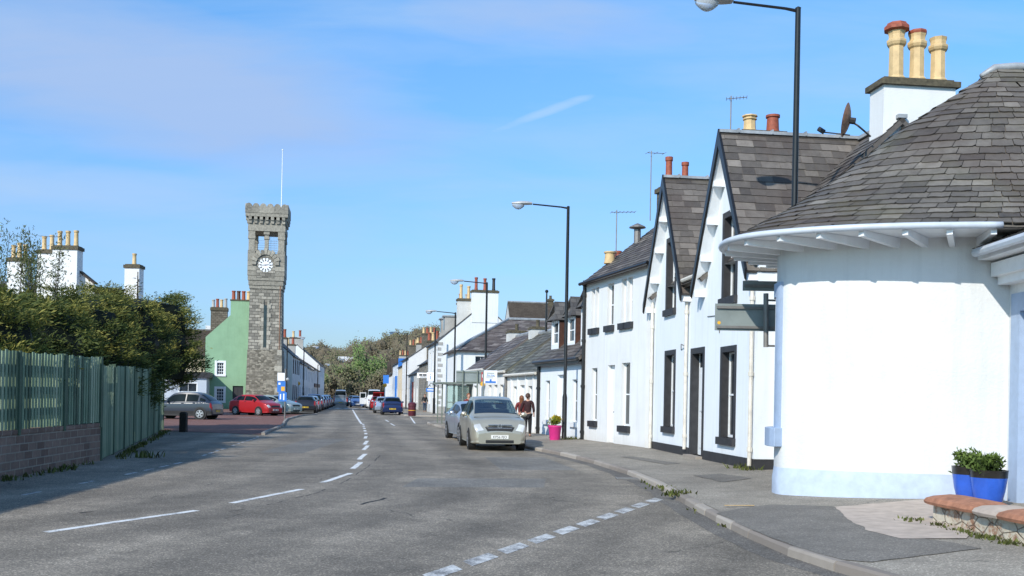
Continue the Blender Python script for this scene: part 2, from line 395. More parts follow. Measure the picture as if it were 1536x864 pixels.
M['plate_w'] = plain('white number plate', (.75, .75, .72), .4, var=.02)
M['plate_y'] = plain('yellow number plate', (.75, .5, .04), .4, var=.02)
M['polegreen'] = plain('olive steel back of sign', (.17, .2, .17), .55, var=.12)
M['signback'] = plain('grey green sign back', (.235, .27, .265), .5, .15, var=.12, scale=2.5)
M['galv'] = plain('galvanised steel', (.2, .19, .18), .5, .3)
M['signwhite'] = plain('white sign face', (.8, .82, .86), .4, var=.02)
M['signblue'] = plain('blue sign face', (.03, .17, .55), .4, var=.05)
M['signyellow'] = plain('amber sign face', (.75, .4, .03), .5, var=.05)
M['signred'] = plain('red sign face', (.45, .03, .04), .5)
M['ink'] = plain('dark lettering', (.012, .012, .015), .6)
M['maroon'] = plain('maroon bin plastic', (.09, .014, .025), .45)
M['magenta'] = plain('pink planter plastic', (.62, .03, .22), .45, var=.08)
M['bluepot'] = plain('blue glazed pot', (.025, .1, .5), .15, var=.12, scale=5)
M['potrim'] = plain('dark glaze rim', (.02, .018, .016), .3, var=.3)
M['rust'] = plain('rusty dish', (.38, .19, .11), .6, var=.3, scale=12)
M['skin'] = plain('skin', (.5, .28, .2), .6, var=.06)
M['hairred'] = plain('auburn hair', (.2, .07, .025), .6, var=.25, scale=30)
M['hairbrown'] = plain('brown hair', (.07, .032, .02), .6, var=.25, scale=30)
M['clothred'] = plain('dark red knit', (.16, .022, .022), .85)
M['clothmaroon'] = plain('maroon black top', (.032, .009, .011), .85)
M['clothblack'] = plain('black cloth', (.013, .013, .015), .85)
M['denim'] = plain('dark blue denim', (.03, .05, .09), .85)
M['lampshell'] = plain('grey lamp housing', (.42, .43, .44), .45, .2)
m, nt, bs = nodes('clear lamp bowl'); bs.inputs['Base Color'].default_value = (.75, .8, .85, 1); bs.inputs['Transmission Weight'].default_value = .6; bs.inputs['Roughness'].default_value = .2; M['bowl'] = m
m, nt, bs = nodes('clear car glass'); tr_ = nd(nt, 'ShaderNodeBsdfTransparent'); tr_.inputs[0].default_value = (.36, .45, .44, 1); gl_ = nd(nt, 'ShaderNodeBsdfGlossy'); gl_.inputs['Roughness'].default_value = .03
fr_ = nd(nt, 'ShaderNodeFresnel'); fr_.inputs[0].default_value = 1.35; mx_ = nd(nt, 'ShaderNodeMixShader'); nt.links.new(math_(nt, 'MULTIPLY', fr_.outputs[0], .3), mx_.inputs[0]); nt.links.new(tr_.outputs[0], mx_.inputs[1]); nt.links.new(gl_.outputs[0], mx_.inputs[2]); nt.links.new(mx_.outputs[0], nt.nodes['Material Output'].inputs[0]); M['clearglass'] = m
m, nt, bs = nodes('shelter glazing'); bs.inputs['Base Color'].default_value = (.6, .75, .68, 1); bs.inputs['Transmission Weight'].default_value = .9; bs.inputs['Roughness'].default_value = .05; bs.inputs['IOR'].default_value = 1.05; M['shelterglass'] = m
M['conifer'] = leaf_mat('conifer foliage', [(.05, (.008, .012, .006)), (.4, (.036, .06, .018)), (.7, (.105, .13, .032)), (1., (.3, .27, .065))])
M['willow'] = leaf_mat('pale willow foliage', [(.1, (.05, .065, .02)), (.9, (.2, .22, .08))])
M['wood'] = leaf_mat('budding woodland', [(.05, (.14, .115, .085)), (.35, (.19, .155, .108)), (.55, (.215, .185, .12)), (.75, (.195, .2, .1)), (1., (.2, .29, .095))], .35)  # tones paled so the colour itself carries the haze of distance
M['green'] = leaf_mat('spring leaves', [(.1, (.03, .05, .012)), (.6, (.09, .14, .03)), (1., (.17, .24, .06))])
M['flower'] = leaf_mat('yellow flowers', [(.1, (.06, .1, .02)), (.5, (.2, .25, .03)), (.8, (.6, .42, .03)), (1., (.7, .55, .05))])
M['grass'] = leaf_mat('weeds', [(.1, (.05, .05, .015)), (.6, (.1, .13, .03)), (1., (.2, .2, .07))])
M['bark'] = plain('bark', (.05, .04, .03), .9, var=.3, scale=20)
M['hill'] = plain('hillside', (.055, .055, .028), .95, var=.4, scale=.03)
# ------------------------------------------------------------------ camera, sun, sky
cam = bpy.data.cameras.new('camera'); co_ = bpy.data.objects.new('camera', cam); col.objects.link(co_)
cam.sensor_width = 36; cam.lens = 36*F/1536; cam.shift_y = (HY-432)/1536; cam.clip_end = 6000; cam.clip_start = .1
mw = Matrix.Translation((0, 0, CAM)) @ Matrix.Rotation(radians(90), 4, 'X') @ Matrix.Rotation(RHO, 4, 'Z')
co_.matrix_world = mw; scene.camera = co_
SUN = V((-.52, -.854, 0)).normalized(); EL = radians(33.5)
sd = V((SUN.x*cos(EL), SUN.y*cos(EL), sin(EL)))
sl = bpy.data.lights.new('sun', 'SUN'); sl.energy = 4.7; sl.angle = radians(.5); sl.color = (1., .94, .83)
so = bpy.data.objects.new('sun', sl); col.objects.link(so); so.rotation_euler = sd.to_track_quat('Z', 'Y').to_euler(); so.location = (-20, -20, 30)
w = bpy.data.worlds.new('World'); scene.world = w; w.use_nodes = True
nt = w.node_tree; bg = nt.nodes['Background']
sky = nd(nt, 'ShaderNodeTexSky', sky_type='NISHITA'); sky.sun_disc = False; sky.sun_elevation = EL; sky.sun_rotation = atan2(SUN.x, SUN.y)
sky.air_density = 1.25; sky.dust_density = .7; sky.ozone_density = 1.7; sky.altitude = 50
tc = nd(nt, 'ShaderNodeTexCoord'); sx = nd(nt, 'ShaderNodeSeparateXYZ'); nt.links.new(tc.outputs['Generated'], sx.inputs[0])
yy = math_(nt, 'MAXIMUM', sx.outputs[1], .02)
az = math_(nt, 'DIVIDE', sx.outputs[0], yy); el = math_(nt, 'DIVIDE', sx.outputs[2], yy)
cx = nd(nt, 'ShaderNodeCombineXYZ'); nt.links.new(az, cx.inputs[0]); nt.links.new(el, cx.inputs[1])
def cl_noise(rot, sc, scale, det=5, dist=.4):
    mp = nd(nt, 'ShaderNodeMapping'); mp.inputs['Rotation'].default_value = (0, 0, rot); mp.inputs['Scale'].default_value = sc; nt.links.new(cx.outputs[0], mp.inputs[0])
    return noise_(nt, mp.outputs[0], scale, det, .55, dist)
def blob(u, v, a, b, rot):
    x = math_(nt, 'SUBTRACT', az, u); y = math_(nt, 'SUBTRACT', el, v); c, s = cos(rot), sin(rot)
    p = math_(nt, 'DIVIDE', math_(nt, 'ADD', math_(nt, 'MULTIPLY', x, c), math_(nt, 'MULTIPLY', y, s)), a)
    q = math_(nt, 'DIVIDE', math_(nt, 'SUBTRACT', math_(nt, 'MULTIPLY', y, c), math_(nt, 'MULTIPLY', x, s)), b)
    return math_(nt, 'SUBTRACT', 1., math_(nt, 'ADD', math_(nt, 'MULTIPLY', p, p), math_(nt, 'MULTIPLY', q, q)))
n1 = cl_noise(.22, (1, 4.5, 1), 3.2)
def cloud(bl, n, lo, hi, k):
    return math_(nt, 'MULTIPLY', ramp(nt, math_(nt, 'ADD', math_(nt, 'MULTIPLY', bl, .55), n), [(lo, 0.), (hi, 1.)]), k)
sky_c = mix(nt, 1., sky.outputs[0], ramp(nt, el, [(0., (.46, .645, 1.04)), (.16, (.55, .82, 1.26)), (.4, (.61, 1.05, 1.45))]), 'MULTIPLY')
c1 = cloud(blob(-.40, .318, .36, .085, -.18), n1, .5, 1.0, .8)
c2 = cloud(blob(.03, .375, .16, .04, -.06), cl_noise(.05, (1, 4, 1), 4.), .6, 1.1, .6)
c3 = cloud(blob(.025, .285, .062, .006, .36), cl_noise(-.36, (1, 5, 1), 9.), .6, 1.2, .35)
c4_ = math_(nt, 'MULTIPLY', ramp(nt, cl_noise(.02, (1, 6, 1), 3., 6), [(.36, 0.), (.8, 1.)]), .5)
c5 = cloud(blob(-.42, .2, .2, .03, -.05), cl_noise(.1, (1, 5, 1), 5.), .55, 1.05, .45)
cc = mix(nt, c4_, sky_c, (3.25, 4.5, 6.3))
cc = mix(nt, c1, cc, (2.75, 3.75, 5.75)); cc = mix(nt, c2, cc, (2.8, 3.85, 5.9)); cc = mix(nt, c5, cc, (3.0, 4.3, 6.2)); cc = mix(nt, c3, cc, (4., 5.1, 6.7))
nt.links.new(cc, bg.inputs[0]); bg.inputs[1].default_value = .15
scene.view_settings.view_transform = 'Standard'; scene.view_settings.look = 'None'; scene.view_settings.exposure = 0
scene.cycles.max_bounces = 6; scene.cycles.diffuse_bounces = 3; scene.cycles.glossy_bounces = 3; scene.cycles.transmission_bounces = 5; scene.cycles.transparent_max_bounces = 6
scene.cycles.use_denoising = True

# ------------------------------------------------------------------ setting
def sheet(name, pts, mat, kind='structure', z=None):
    mb = MB(); mb.face([(p[0], p[1], p[2] if z is None else z) for p in pts]); o = mb.build(name, mat)
    o['kind'] = kind; return o
sheet('ground', [(-2500, -300, -.02), (2500, -300, -.02), (2500, 3500, -.02), (-2500, 3500, -.02)], M['soil'])
mb = MB(); mb.grid(lambda a, b: V((-70+a*110, -20+b*330, 0)), 22, 60); mb.build('road', M['road'])['kind'] = 'structure'
CX = [(-7.2, 2), (-6.2, 7), (-5.18, 11.16), (-4.22, 13.47), (-3.5, 16.7), (-3.25, 20.3), (-3.6, 24), (-4.3, 29), (-5, 34.5), (-5.9, 40), (-8.3, 55), (-10.3, 67), (-17.2, 108), (-25, 155), (-40, 250)]
# kerb line on the right, measured
KR = [(4.6, -6), (4.3, 0), (4.0, 4), (3.72, 7), (3.31, 8.75), (3.08, 9.51), (2.89, 10.42), (2.78, 11.72), (2.72, 13.25), (2.69, 14.66), (2.69, 16.19), (2.66, 18.52), (2.48, 21.36), (2.03, 24.66), (1.37, 28.07), (.67, 30.6), (-.1, 34), (-1.2, 39.5), (-2.2, 44.5), (-3.6, 51), (-4.55, 55.5), (-4.95, 58.5), (-4.7, 61), (-3.6, 62.6), (-1, 63.2), (4, 64.0), (20, 66.6)]
KF = [(20, 82.2), (0, 78.9), (-5, 78.1), (-7.2, 77.9), (-8.3, 78.6), (-8.9, 80.5), (-9.6, 85), (-12., 100), (-16.2, 125), (-22, 160), (-30, 210), (-38, 258)]
KL = [(-9.4, 38.2), (-9.8, 40.5), (-10.3, 44), (-11.1, 49), (-12.4, 55), (-13.6, 61), (-14.7, 69), (-15.1, 73), (-14.95, 77), (-15.3, 78.6), (-16.6, 79.4), (-17.6, 80.2), (-18.2, 83), (-20.3, 98), (-23.6, 123), (-29, 158), (-36, 208), (-44, 258)]
def kx(y, K=KR):
    for (x0, y0), (x1, y1) in zip(K, K[1:]):
        if y0 <= y <= y1: return x0+(x1-x0)*(y-y0)/(y1-y0)
    return K[-1][0]
def zpav(x, y): return .1+min(.11, max(0, .03*(x-kx(y))))
def kerb(name, K, side):
    mb = MB(); pts = []                     # resample to stones of about 0.9 m
    for (x0, y0), (x1, y1) in zip(K, K[1:]):
        L = hypot(x1-x0, y1-y0); n = max(1, round(L/.9))
        pts += [V((x0+(x1-x0)*k/n, y0+(y1-y0)*k/n, 0)) for k in range(n)]
    pts.append(V((*K[-1], 0)))
    for a, b in zip(pts, pts[1:]):
        d = (b-a).normalized(); n = V((d.y, -d.x, 0))*side; g = d*.006
        j = R.uniform(-.006, .006); w_ = .15; z = .1+R.uniform(-.004, .004)
        a_, b_ = a+g, b-g
        mb.mesh([a_+V((0, 0, -.1)), b_+V((0, 0, -.1)), b_+n*(.015+j)+V((0, 0, z-.025)), a_+n*(.015+j)+V((0, 0, z-.025)), a_+n*(.04+j)+V((0, 0, z)), b_+n*(.04+j)+V((0, 0, z)), a_+n*w_+V((0, 0, z)), b_+n*w_+V((0, 0, z)), a_+n*w_+V((0, 0, -.1)), b_+n*w_+V((0, 0, -.1))],
                [(0, 1, 2, 3), (3, 2, 5, 4), (4, 5, 7, 6), (6, 7, 9, 8), (0, 3, 4, 6, 8), (1, 9, 7, 5, 2)], R.random())
    mb.build(name, M['kerb'])['kind'] = 'structure'
mb = MB(); ys_ = [2+.7*k for k in range(110)]+[79+3*k for k in range(55)]
for y0, y1 in zip(ys_, ys_[1:]):
    c0, c1 = kx(y0, CX), kx(y1, CX)
    for k in range(-7, 11):
        a0, a1 = c0+k*.9, c1+k*.9
        mb.face([(a0, y0, .0015), (a0+.9, y0, .0015), (a1+.9, y1, .0015), (a1, y1, .0015)], .5, [(k*.9, y0), (k*.9+.9, y0), (k*.9+.9, y1), (k*.9, y1)])
mb.build('carriageway', M['carriageway'])['kind'] = 'structure'
def pavement(name, K, side, W=(.15, .8, 1.6, 2.4, 3.2, 4.2, 9.), rise=.03, mat='pave'):
    mb = MB(); rows = []
    for i, (x, y) in enumerate(K):
        a = V((*K[max(i-1, 0)], 0)); b = V((*K[min(i+1, len(K)-1)], 0)); d = (b-a).normalized(); n = V((d.y, -d.x, 0))*side
        rows.append([V((x, y, 0))+n*w_+V((0, 0, .097+min(.11, rise*w_))) for w_ in W])
    vs = [p for r in rows for p in r]; w_ = len(W)
    mb.mesh(vs, [(i*w_+j, (i+1)*w_+j, (i+1)*w_+j+1, i*w_+j+1) for i in range(len(rows)-1) for j in range(w_-1)])
    mb.build(name, M[mat])['kind'] = 'structure'
kerb('kerb', KR, 1)
# pavement on the near right: one sheet whose height follows the fall to the kerb
mb = MB()
ys = [-6+.5*k for k in range(130)]
offs = [.15, .6, 1.2, 1.8, 2.4, 3.0, 3.67, 8, 16]
g = [[V((kx(y)+o_, y, zpav(kx(y)+o_, y)-.003)) for o_ in offs] for y in ys if y <= 57.5]
vs = [p for r in g for p in r]; w_ = len(offs)
mb.mesh(vs, [(i*w_+j, (i+1)*w_+j, (i+1)*w_+j+1, i*w_+j+1) for i in range(len(g)-1) for j in range(w_-1)])
xl = [kx(57.5)+.15, -4.75, -4.5, -3.5, -1, 4, 20]; yl = [57.5, 58.5, 60.9, 62.4, 63.0, 63.8, 66.4]
mb.face([(x, y, .105) for x, y in zip(xl, yl)]+[(20, 57.5, .2), (kx(57.5)+3.7, 57.5, .2)])
mb.build('pavement', M['pave'])['kind'] = 'structure'
def pave_sheet(name, pts, mat, up=.004):
    # subdivide so that it hugs the pavement
    q = []
    for i, p in enumerate(pts):              # ragged hand laid edge
        a, b = V((p[0], p[1], 0)), V((*pts[(i+1) % len(pts)][:2], 0)); n = max(1, int((b-a).length/.12))
        for k in range(n):
            r = a.lerp(b, k/n); q.append(r+V((noise.noise((r.x*3, r.y*3, 1)), noise.noise((r.x*3, r.y*3, 7)), 0))*.045)
    pts = q
    bm = bmesh.new(); vs = [bm.verts.new((p[0], p[1], 0)) for p in pts]; bm.faces.new(vs); bmesh.ops.triangulate(bm, faces=bm.faces)
    for _ in range(2): bmesh.ops.subdivide_edges(bm, edges=[e for e in bm.edges if e.calc_length() > .6], cuts=1, use_grid_fill=True); bmesh.ops.triangulate(bm, faces=bm.faces)
    mb = MB(); idx = {v: i for i, v in enumerate(bm.verts)}
    mb.mesh([(v.co.x, v.co.y, zpav(v.co.x, v.co.y)+up) for v in bm.verts], [[idx[v] for v in f.verts] for f in bm.faces]); bm.free()
    o = mb.build(name, M[mat]); o['kind'] = 'structure'; return o
def pp(px, py): return P(px, py, .18)
pave_sheet('pavement_patch', [P(1075, 768, .12), P(1110, 760, .14), P(1160, 752, .18), P(1250, 757, .18), P(1275, 775, .18), P(1320, 795, .18), P(1430, 812, .17), P(1470, 822, .16), P(1310, 840, .13), P(1265, 838, .12), P(1200, 820, .12), P(1130, 794, .12)], 'pavepatch')
pave_sheet('forecourt', [P(1252, 756, .2), P(1330, 752, .2), P(1440, 748, .2), P(1480, 760, .2), P(1450, 806, .18), P(1350, 803, .18), P(1300, 790, .18), P(1272, 775, .18)], 'apron', .007)
pave_sheet('pavement_patch', [P(930, 684, .15), P(1000, 696, .15), P(1020, 694, .17), P(950, 683, .17)], 'pavepatch')
pave_sheet('pavement_patch', [P(1040, 712, .15), P(1085, 722, .15), P(1130, 716, .18), P(1080, 708, .18)], 'pavepatch')
kerb('kerb', KF, 1); pavement('pavement', KF, 1, (.15, 1, 2, 3.2, 6.5), .012)
kerb('kerb', KL, -1); 
pavement('pavement', KL[9:], -1, (.15, 1, 2, 3, 5), .012)
# red block parking court on the left
sheet('parking_court', [(-9.6, 38.3), (-10.05, 40.5), (-10.55, 44), (-11.35, 49), (-12.6, 55), (-13.8, 61), (-14.9, 69), (-15.3, 73), (-15.15, 77), (-15.5, 78.4), (-16.8, 79.2), (-18., 80.5), (-22, 96), (-45, 96), (-45, 44), (-17, 43.5), (-14.5, 40.5)], M['paving'], z=.012)
mb = MB()
for k in range(5):
    a = V((-15.7-3.2*k, 62.6+2.2*k, .02)); d = V((-.75, .66, 0)); n = V((.66, .75, 0))
    mb.face([a, a+d*2.6, a+d*2.6+n*.1, a+n*.1])
mb.build('bay_marking', M['paint'])['kind'] = 'structure'

# ------------------------------------------------------------------ road markings
def dash(mb, a, b, w0, w1=None, jag=.012, z=.005):
    w1 = w1 or w0; a, b = V((a[0], a[1], z)), V((b[0], b[1], z)); d = (b-a); n = V((-d.y, d.x, 0)).normalized(); k = max(2, int(d.length/.3))
    for i in range(k):
        p, q = a+d*(i/k), a+d*((i+1)/k)
        if i == 0: j0 = R.uniform(-jag, jag)
        j1 = R.uniform(-jag, jag)
        mb.face([p-n*(w0/2+j0), q-n*(w0/2+j1), q+n*(w0/2-j1), p+n*(w0/2-j0)]); j0 = j1
mb = MB()
CL = [((68, 798.7), (295, 766)), ((347, 755), (453, 734)), ((484, 724), (526, 710)), ((529, 703.5), (541, 693.5)), ((538.5, 689.5), (547.5, 681)), ((545, 675), (552, 668.5)), ((546.5, 667), (551, 661.5)), ((547.5, 658), (549, 654.5))]
for a, b in CL: dash(mb, P(*a), P(*b), .12)
for k in range(5):
    a = V((-5.9, 40.6, 0)); d = V((-.155, .988, 0)); p = a+d*(k*3.3); dash(mb, p, p+d*1.5, .12)
dash(mb, (-8.25, 55.), (-10.3, 67.), .12); dash(mb, (-10.3, 67), (-17.2, 108), .14)
for k in range(2): dash(mb, (-6.2-1.3*k, 53+8*k), (-6.9-1.3*k, 57+8*k), .1)
mb.build('centre_line', M['paint'])['kind'] = 'structure'
mb = MB()
a = V((-.72, 8.8, 0)); b = V((2.42, 16.25, 0)); d = (b-a).normalized(); n = V((-d.y, d.x, 0)); k = 0.; sx_ = 0
while k < (b-a).length-.3:
    l_ = .62; p = a+d*k; q = a+d*(k+l_); sh = d*.1
    mb.face([V((*(p-n*.1-sh)[:2], .005)), V((*(q-n*.1-sh)[:2], .005)), V((*(q+n*.1+sh)[:2], .005)), V((*(p+n*.1+sh)[:2], .005))])
    k += .83
mb.build('give_way_line', M['paintworn'])['kind'] = 'structure'
mb = MB()
EDG = [(-7.31, 13.), (-7.31, 15.5), (-7.31, 19.4), (-7.45, 23), (-8.07, 27.7), (-8.87, 34), (-9.4, 37.6)]
for i in range(24):
    y = 13+i*1.0
    if R.random() < .3: continue
    dash(mb, (kx(y, EDG), y), (kx(y+.55, EDG), y+.55), .08)
mb.build('edge_line', M['paintworn'])['kind'] = 'structure'
mb = MB()
for k in range(9): mb.box(-22.3+k*1.0, -21.75+k*1.0, 114, 116.6, .003, .006)
dash(mb, (-16.6, 96.5), (-10.6, 95.5), .3); dash(mb, (-9.4, 79.3), (-3, 77.6), .1); dash(mb, (-5.6, 58), (-7.7, 76), .1)
mb.build('crossing_marking', M['paint'])['kind'] = 'structure'
mb = MB(); c = P(1110, 759, .13); mb.face([c+V((-.22, -.03, .006)), c+V((.22, .04, .006)), c+V((.22, .1, .006)), c+V((-.22, .03, .006))]); mb.build('pavement_marking', M['signyellow'])['kind'] = 'structure'
mb = MB()                                    # darker dirty channel along the kerb
gk = [(kx(y)-.02, y) for y in [6+.6*k for k in range(72)]]
vs = []
for i, (x, y) in enumerate(gk):
    w_ = .28+.14*noise.noise((y*.6, 3, 0)); vs += [V((x+.05, y, .004)), V((x-w_, y, .004))]
mb.mesh(vs, [(2*i, 2*i+1, 2*i+3, 2*i+2) for i in range(len(gk)-1)]); mb.build('gutter_channel', M['channel'])['kind'] = 'structure'
for nm, pts in (('road_patch', [(-1.9, 17.5), (.6, 17.9), (.7, 19.9), (-1.8, 19.4)]), ('road_patch', [(-6.8, 27), (-5.6, 26.8), (-5.9, 36), (-7.2, 36)]), ('road_patch', [(-.2, 22.), (1.5, 22.4), (.9, 27.), (-.7, 26.7)])):
    sheet(nm, pts, M['roadpatch'], z=.003)
for x, y, lab in ((2.36, 20.2, 'iron drain grating in the gutter by the near right kerb'),):
    t = thing('drain_grating', lab, 'drain', (x, y, .008)); mb = MB()
    for k in range(8): mb.box(x-.2, x+.2, y-.2+k*.054, y-.2+k*.054+.026, .004, .02)
    mb.box(x-.23, x-.2, y-.23, y+.25, .004, .022); mb.box(x+.2, x+.23, y-.23, y+.25, .004, .022); mb.build('grate', M['galv'], t)
# the dark repaired seam along the bend
mb = MB()
seam = [(330, 770), (400, 758), (470, 741), (520, 722), (552, 700), (572, 682)]
for a, b in zip(seam, seam[1:]):
    A_, B_ = P(*a), P(*b)
    for q in range(5):
        if R.random() < .6: dash(mb, A_.lerp(B_, q/5), A_.lerp(B_, (q+R.uniform(.5, 1))/5), .022, jag=.02, z=.003)
for a, b in (((540, 757), (560, 752)), ((560, 752), (578, 747)), ((120, 770), (140, 768))): dash(mb, P(*a), P(*b), .06, jag=.04, z=.003)
mb.build('road_seam', M['tyre'])['kind'] = 'structure'
mb = MB()
for px, py, r in ((1085, 690, .0),): pass
# weeds: along the kerb, the foot of the fence, the garden wall
mb = MB()
def weed(p, n, r, h):
    for _ in range(n):
        q = V(p)+V((R.gauss(0, r), R.gauss(0, r), 0)); a = R.uniform(0, 6.28); d = V((cos(a), sin(a), 0)); hh = h*R.uniform(.4, 1.2); w_ = R.uniform(.008, .022)
        e = V((-d.y, d.x, 0))*w_; tip = q+d*hh*R.uniform(.2, .9)+V((0, 0, hh))
        mb.face([q-e, q+e, (q+tip)/2+e*.9+V((0, 0, hh*.15)), tip, (q+tip)/2-e*.9+V((0, 0, hh*.15))], R.random())
for _ in range(16):
    y = R.uniform(12.5, 20); weed((kx(y)-.0+R.uniform(-.02, .05), y, .0), 6, .04, .05)
weed((2.72, 16.2, .06), 70, .12, .1); weed((2.7, 17.5, .05), 40, .15, .07)
for _ in range(26):
    t = R.random(); weed((4.98+.32*t, 12.5-2.2*t, .14), 14, .07, .07)
for a, b, n in (((-8.6, 14), (-9.2, 22.9), 26), ((-9.2, 23), (-14.2, 41.), 60)):
    for _ in range(n):
        t = R.random(); weed((a[0]+(b[0]-a[0])*t+.08+abs(R.gauss(0, .07)), a[1]+(b[1]-a[1])*t, 0), 10, .07, .1)
weed((-8.75, 24, 0), 70, .16, .17)
for x, y in ((1.62, 36.6), (1.95, 35.1), (2.3, 35.2), (5.0, 21.0), (4.9, 21.5)): weed((x, y, .1), 40, .14, .18)
o = mb.build('weeds', M['grass'], uv=False); o['kind'] = 'stuff'

# ------------------------------------------------------------------ brick wall and green fences on the left
W0, W1, F2 = V((-8.1, 9, 0)), V((-9.28, 22.6, 0)), V((-14.35, 41.2, 0))
fa = Fr(W1, W0); fb = Fr(F2, W1)
if fa.n.x < 0: pass
def front(fr): return 1 if fr.n.x > 0 else -1
t = thing('brick_wall', 'low purple brown brick wall under the green board fence', 'wall', W1)
mb = MB(); mb.fbox(fa, 0, fa.L, 0, .22, -.05, .78); mb.build('brickwork', M['brick'], t)
mb = MB()
k = 0.
while k < fa.L: mb.fbox(fa, k, min(fa.L, k+.44), -.012, .235, .782, .86, R.random()); k += .446
mb.build('coping', M['brick'], t)
def fence(name, label, fr, z0fn, z1fn, loc, ext=0):
    t = thing(name, label, 'fence', loc)
    mb = MB(); s = 0.; i = 0
    while s < fr.L:
        z0, z1 = z0fn(s), z1fn(s); wd = .092
        mb.fbox(fr, s, s+wd, .0, .018, z0+R.uniform(0, .02), z1+R.uniform(-.025, .02), min(1, max(0, R.gauss(.5, .22))))
        mb.fbox(fr, s+.075, s+.075+wd, .085, .103, z0+.02, z1-.02, R.uniform(.3, .6))
        s += .15
    mb.build('boards', M['fence'], t)
    for q in (.22, .5, .78):
        mb = MB(); n = 12
        for j in range(n):
            a, b = fr.L*j/n, fr.L*(j+1)/n
            za = z0fn(a)+(z1fn(a)-z0fn(a))*q; zb = z0fn(b)+(z1fn(b)-z0fn(b))*q
            mb.hexa([fr.pt(a, .019, za-.075), fr.pt(b, .019, zb-.075), fr.pt(b, .084, zb-.075), fr.pt(a, .084, za-.075), fr.pt(a, .019, za+.075), fr.pt(b, .019, zb+.075), fr.pt(b, .084, zb+.075), fr.pt(a, .084, za+.075)])
        mb.build('rail', M['railshade'], t)
    s = 0.
    while s <= fr.L+.01:
        mb = MB(); a = min(s, fr.L-.1); mb.fbox(fr, a, a+.1, -.03, .125, max(-.05, z0fn(s)-.1), z1fn(s)+R.uniform(.0, .06), .1); mb.build('post', M['fence'], t); s += fr.L/max(1, round(fr.L/2.35))-.0001
    return t
fence('board_fence', 'tall green board fence standing on the low brick wall', fa, lambda s: .862, lambda s: 2.33-.012*s, W1)
fence('board_fence', 'weathered green board fence reaching the ground past the brick wall, under the conifers', fb, lambda s: .02, lambda s: 2.55-.4*s/fb.L, F2)
t = solo(MB(), 'x', M['timber'], 'x', 'x', (0, 0, 0)) if False else None
b0 = P(275, 648)
t = thing('wooden_bollard', 'short dark square timber bollard on the corner before the red paving', 'bollard', b0)
mb = MB(); mb.box(b0.x-.13, b0.x+.13, b0.y-.13, b0.y+.13, -.05, .74); mb.hexa([b0+V((x, y, z)) for z, k in ((.74, .13), (.8, .09)) for x, y in ((-k, -k), (k, -k), (k, k), (-k, k))]); mb.build('post', M['timber'], t, bevel=.01)
# ------------------------------------------------------------------ building kit
def wall(mb, fr, s0, s1, z0, z1, holes=(), t=0., depth=.14):
    S = sorted({s0, s1, *[h[0] for h in holes], *[h[1] for h in holes]}); Z = sorted({z0, z1, *[h[2] for h in holes], *[h[3] for h in holes]})
    S = [x for x in S if s0 <= x <= s1]; Z = [x for x in Z if z0 <= x <= z1]
    for a, b in zip(S, S[1:]):
        for c, d in zip(Z, Z[1:]):
            m_, n_ = (a+b)/2, (c+d)/2
            if any(h[0] < m_ < h[1] and h[2] < n_ < h[3] for h in holes): continue
            mb.face([fr.pt(a, t, c), fr.pt(b, t, c), fr.pt(b, t, d), fr.pt(a, t, d)])
    for h in holes:
        a, b, c, d = h[:4]; e = t+depth
        for (p, q) in (((a, c), (b, c)), ((b, c), (b, d)), ((b, d), (a, d)), ((a, d), (a, c))):
            mb.face([fr.pt(p[0], t, p[1]), fr.pt(q[0], t, q[1]), fr.pt(q[0], e, q[1]), fr.pt(p[0], e, p[1])])
def window(fr, root, s0, s1, z0, z1, t=.12, sash='whitepaint', surround=None, sw=.13, sill=None, bars=(1, 1), bw=.045, name='window', sillw=.1, glass='glass'):
    mb = MB(); e = t+.05
    for a, b, c, d in ((s0, s0+bw, z0, z1), (s1-bw, s1, z0, z1), (s0+bw, s1-bw, z0, z0+bw*1.3), (s0+bw, s1-bw, z1-bw, z1)): mb.fbox(fr, a, b, t, e, c, d)
    for k in range(1, bars[0]): x = s0+(s1-s0)*k/bars[0]; mb.fbox(fr, x-.015, x+.015, t+.01, e-.003, z0+bw*1.3, z1-bw)
    for k in range(1, bars[1]): z = z0+(z1-z0)*k/bars[1]; mb.fbox(fr, s0+bw, s1-bw, t+.006, e-.006, z-.02, z+.02)
    w_ = mb.build(name, M[sash], root)
    mb = MB(); mb.face([fr.pt(a, t+.03, c) for a, c in ((s0+bw, z0+bw), (s1-bw, z0+bw), (s1-bw, z1-bw), (s0+bw, z1-bw))]); mb.build('pane', M[glass], w_)
    if surround:
        mb = MB(); lo = z0 if sill else z0-.0
        for a, b, c, d in ((s0-sw, s0, lo, z1+sw), (s1, s1+sw, lo, z1+sw), (s0, s1, z1, z1+sw)): mb.fbox(fr, a, b, -.014, .03, c, d)
        for a, b, c, d in ((s0, s0+.006, lo, z1), (s1-.006, s1, lo, z1), (s0+.006, s1-.006, z1-.006, z1)): mb.fbox(fr, a, b, -.012, t-.002, c, d)
        mb.build('surround', M[surround], w_)
    if sill:
        mb = MB(); q = sw if surround else .06; mb.fbox(fr, s0-q-.02, s1+q+.02, -.09, t, z0-.17, z0); mb.build('sill', M[sill], w_)
    return w_
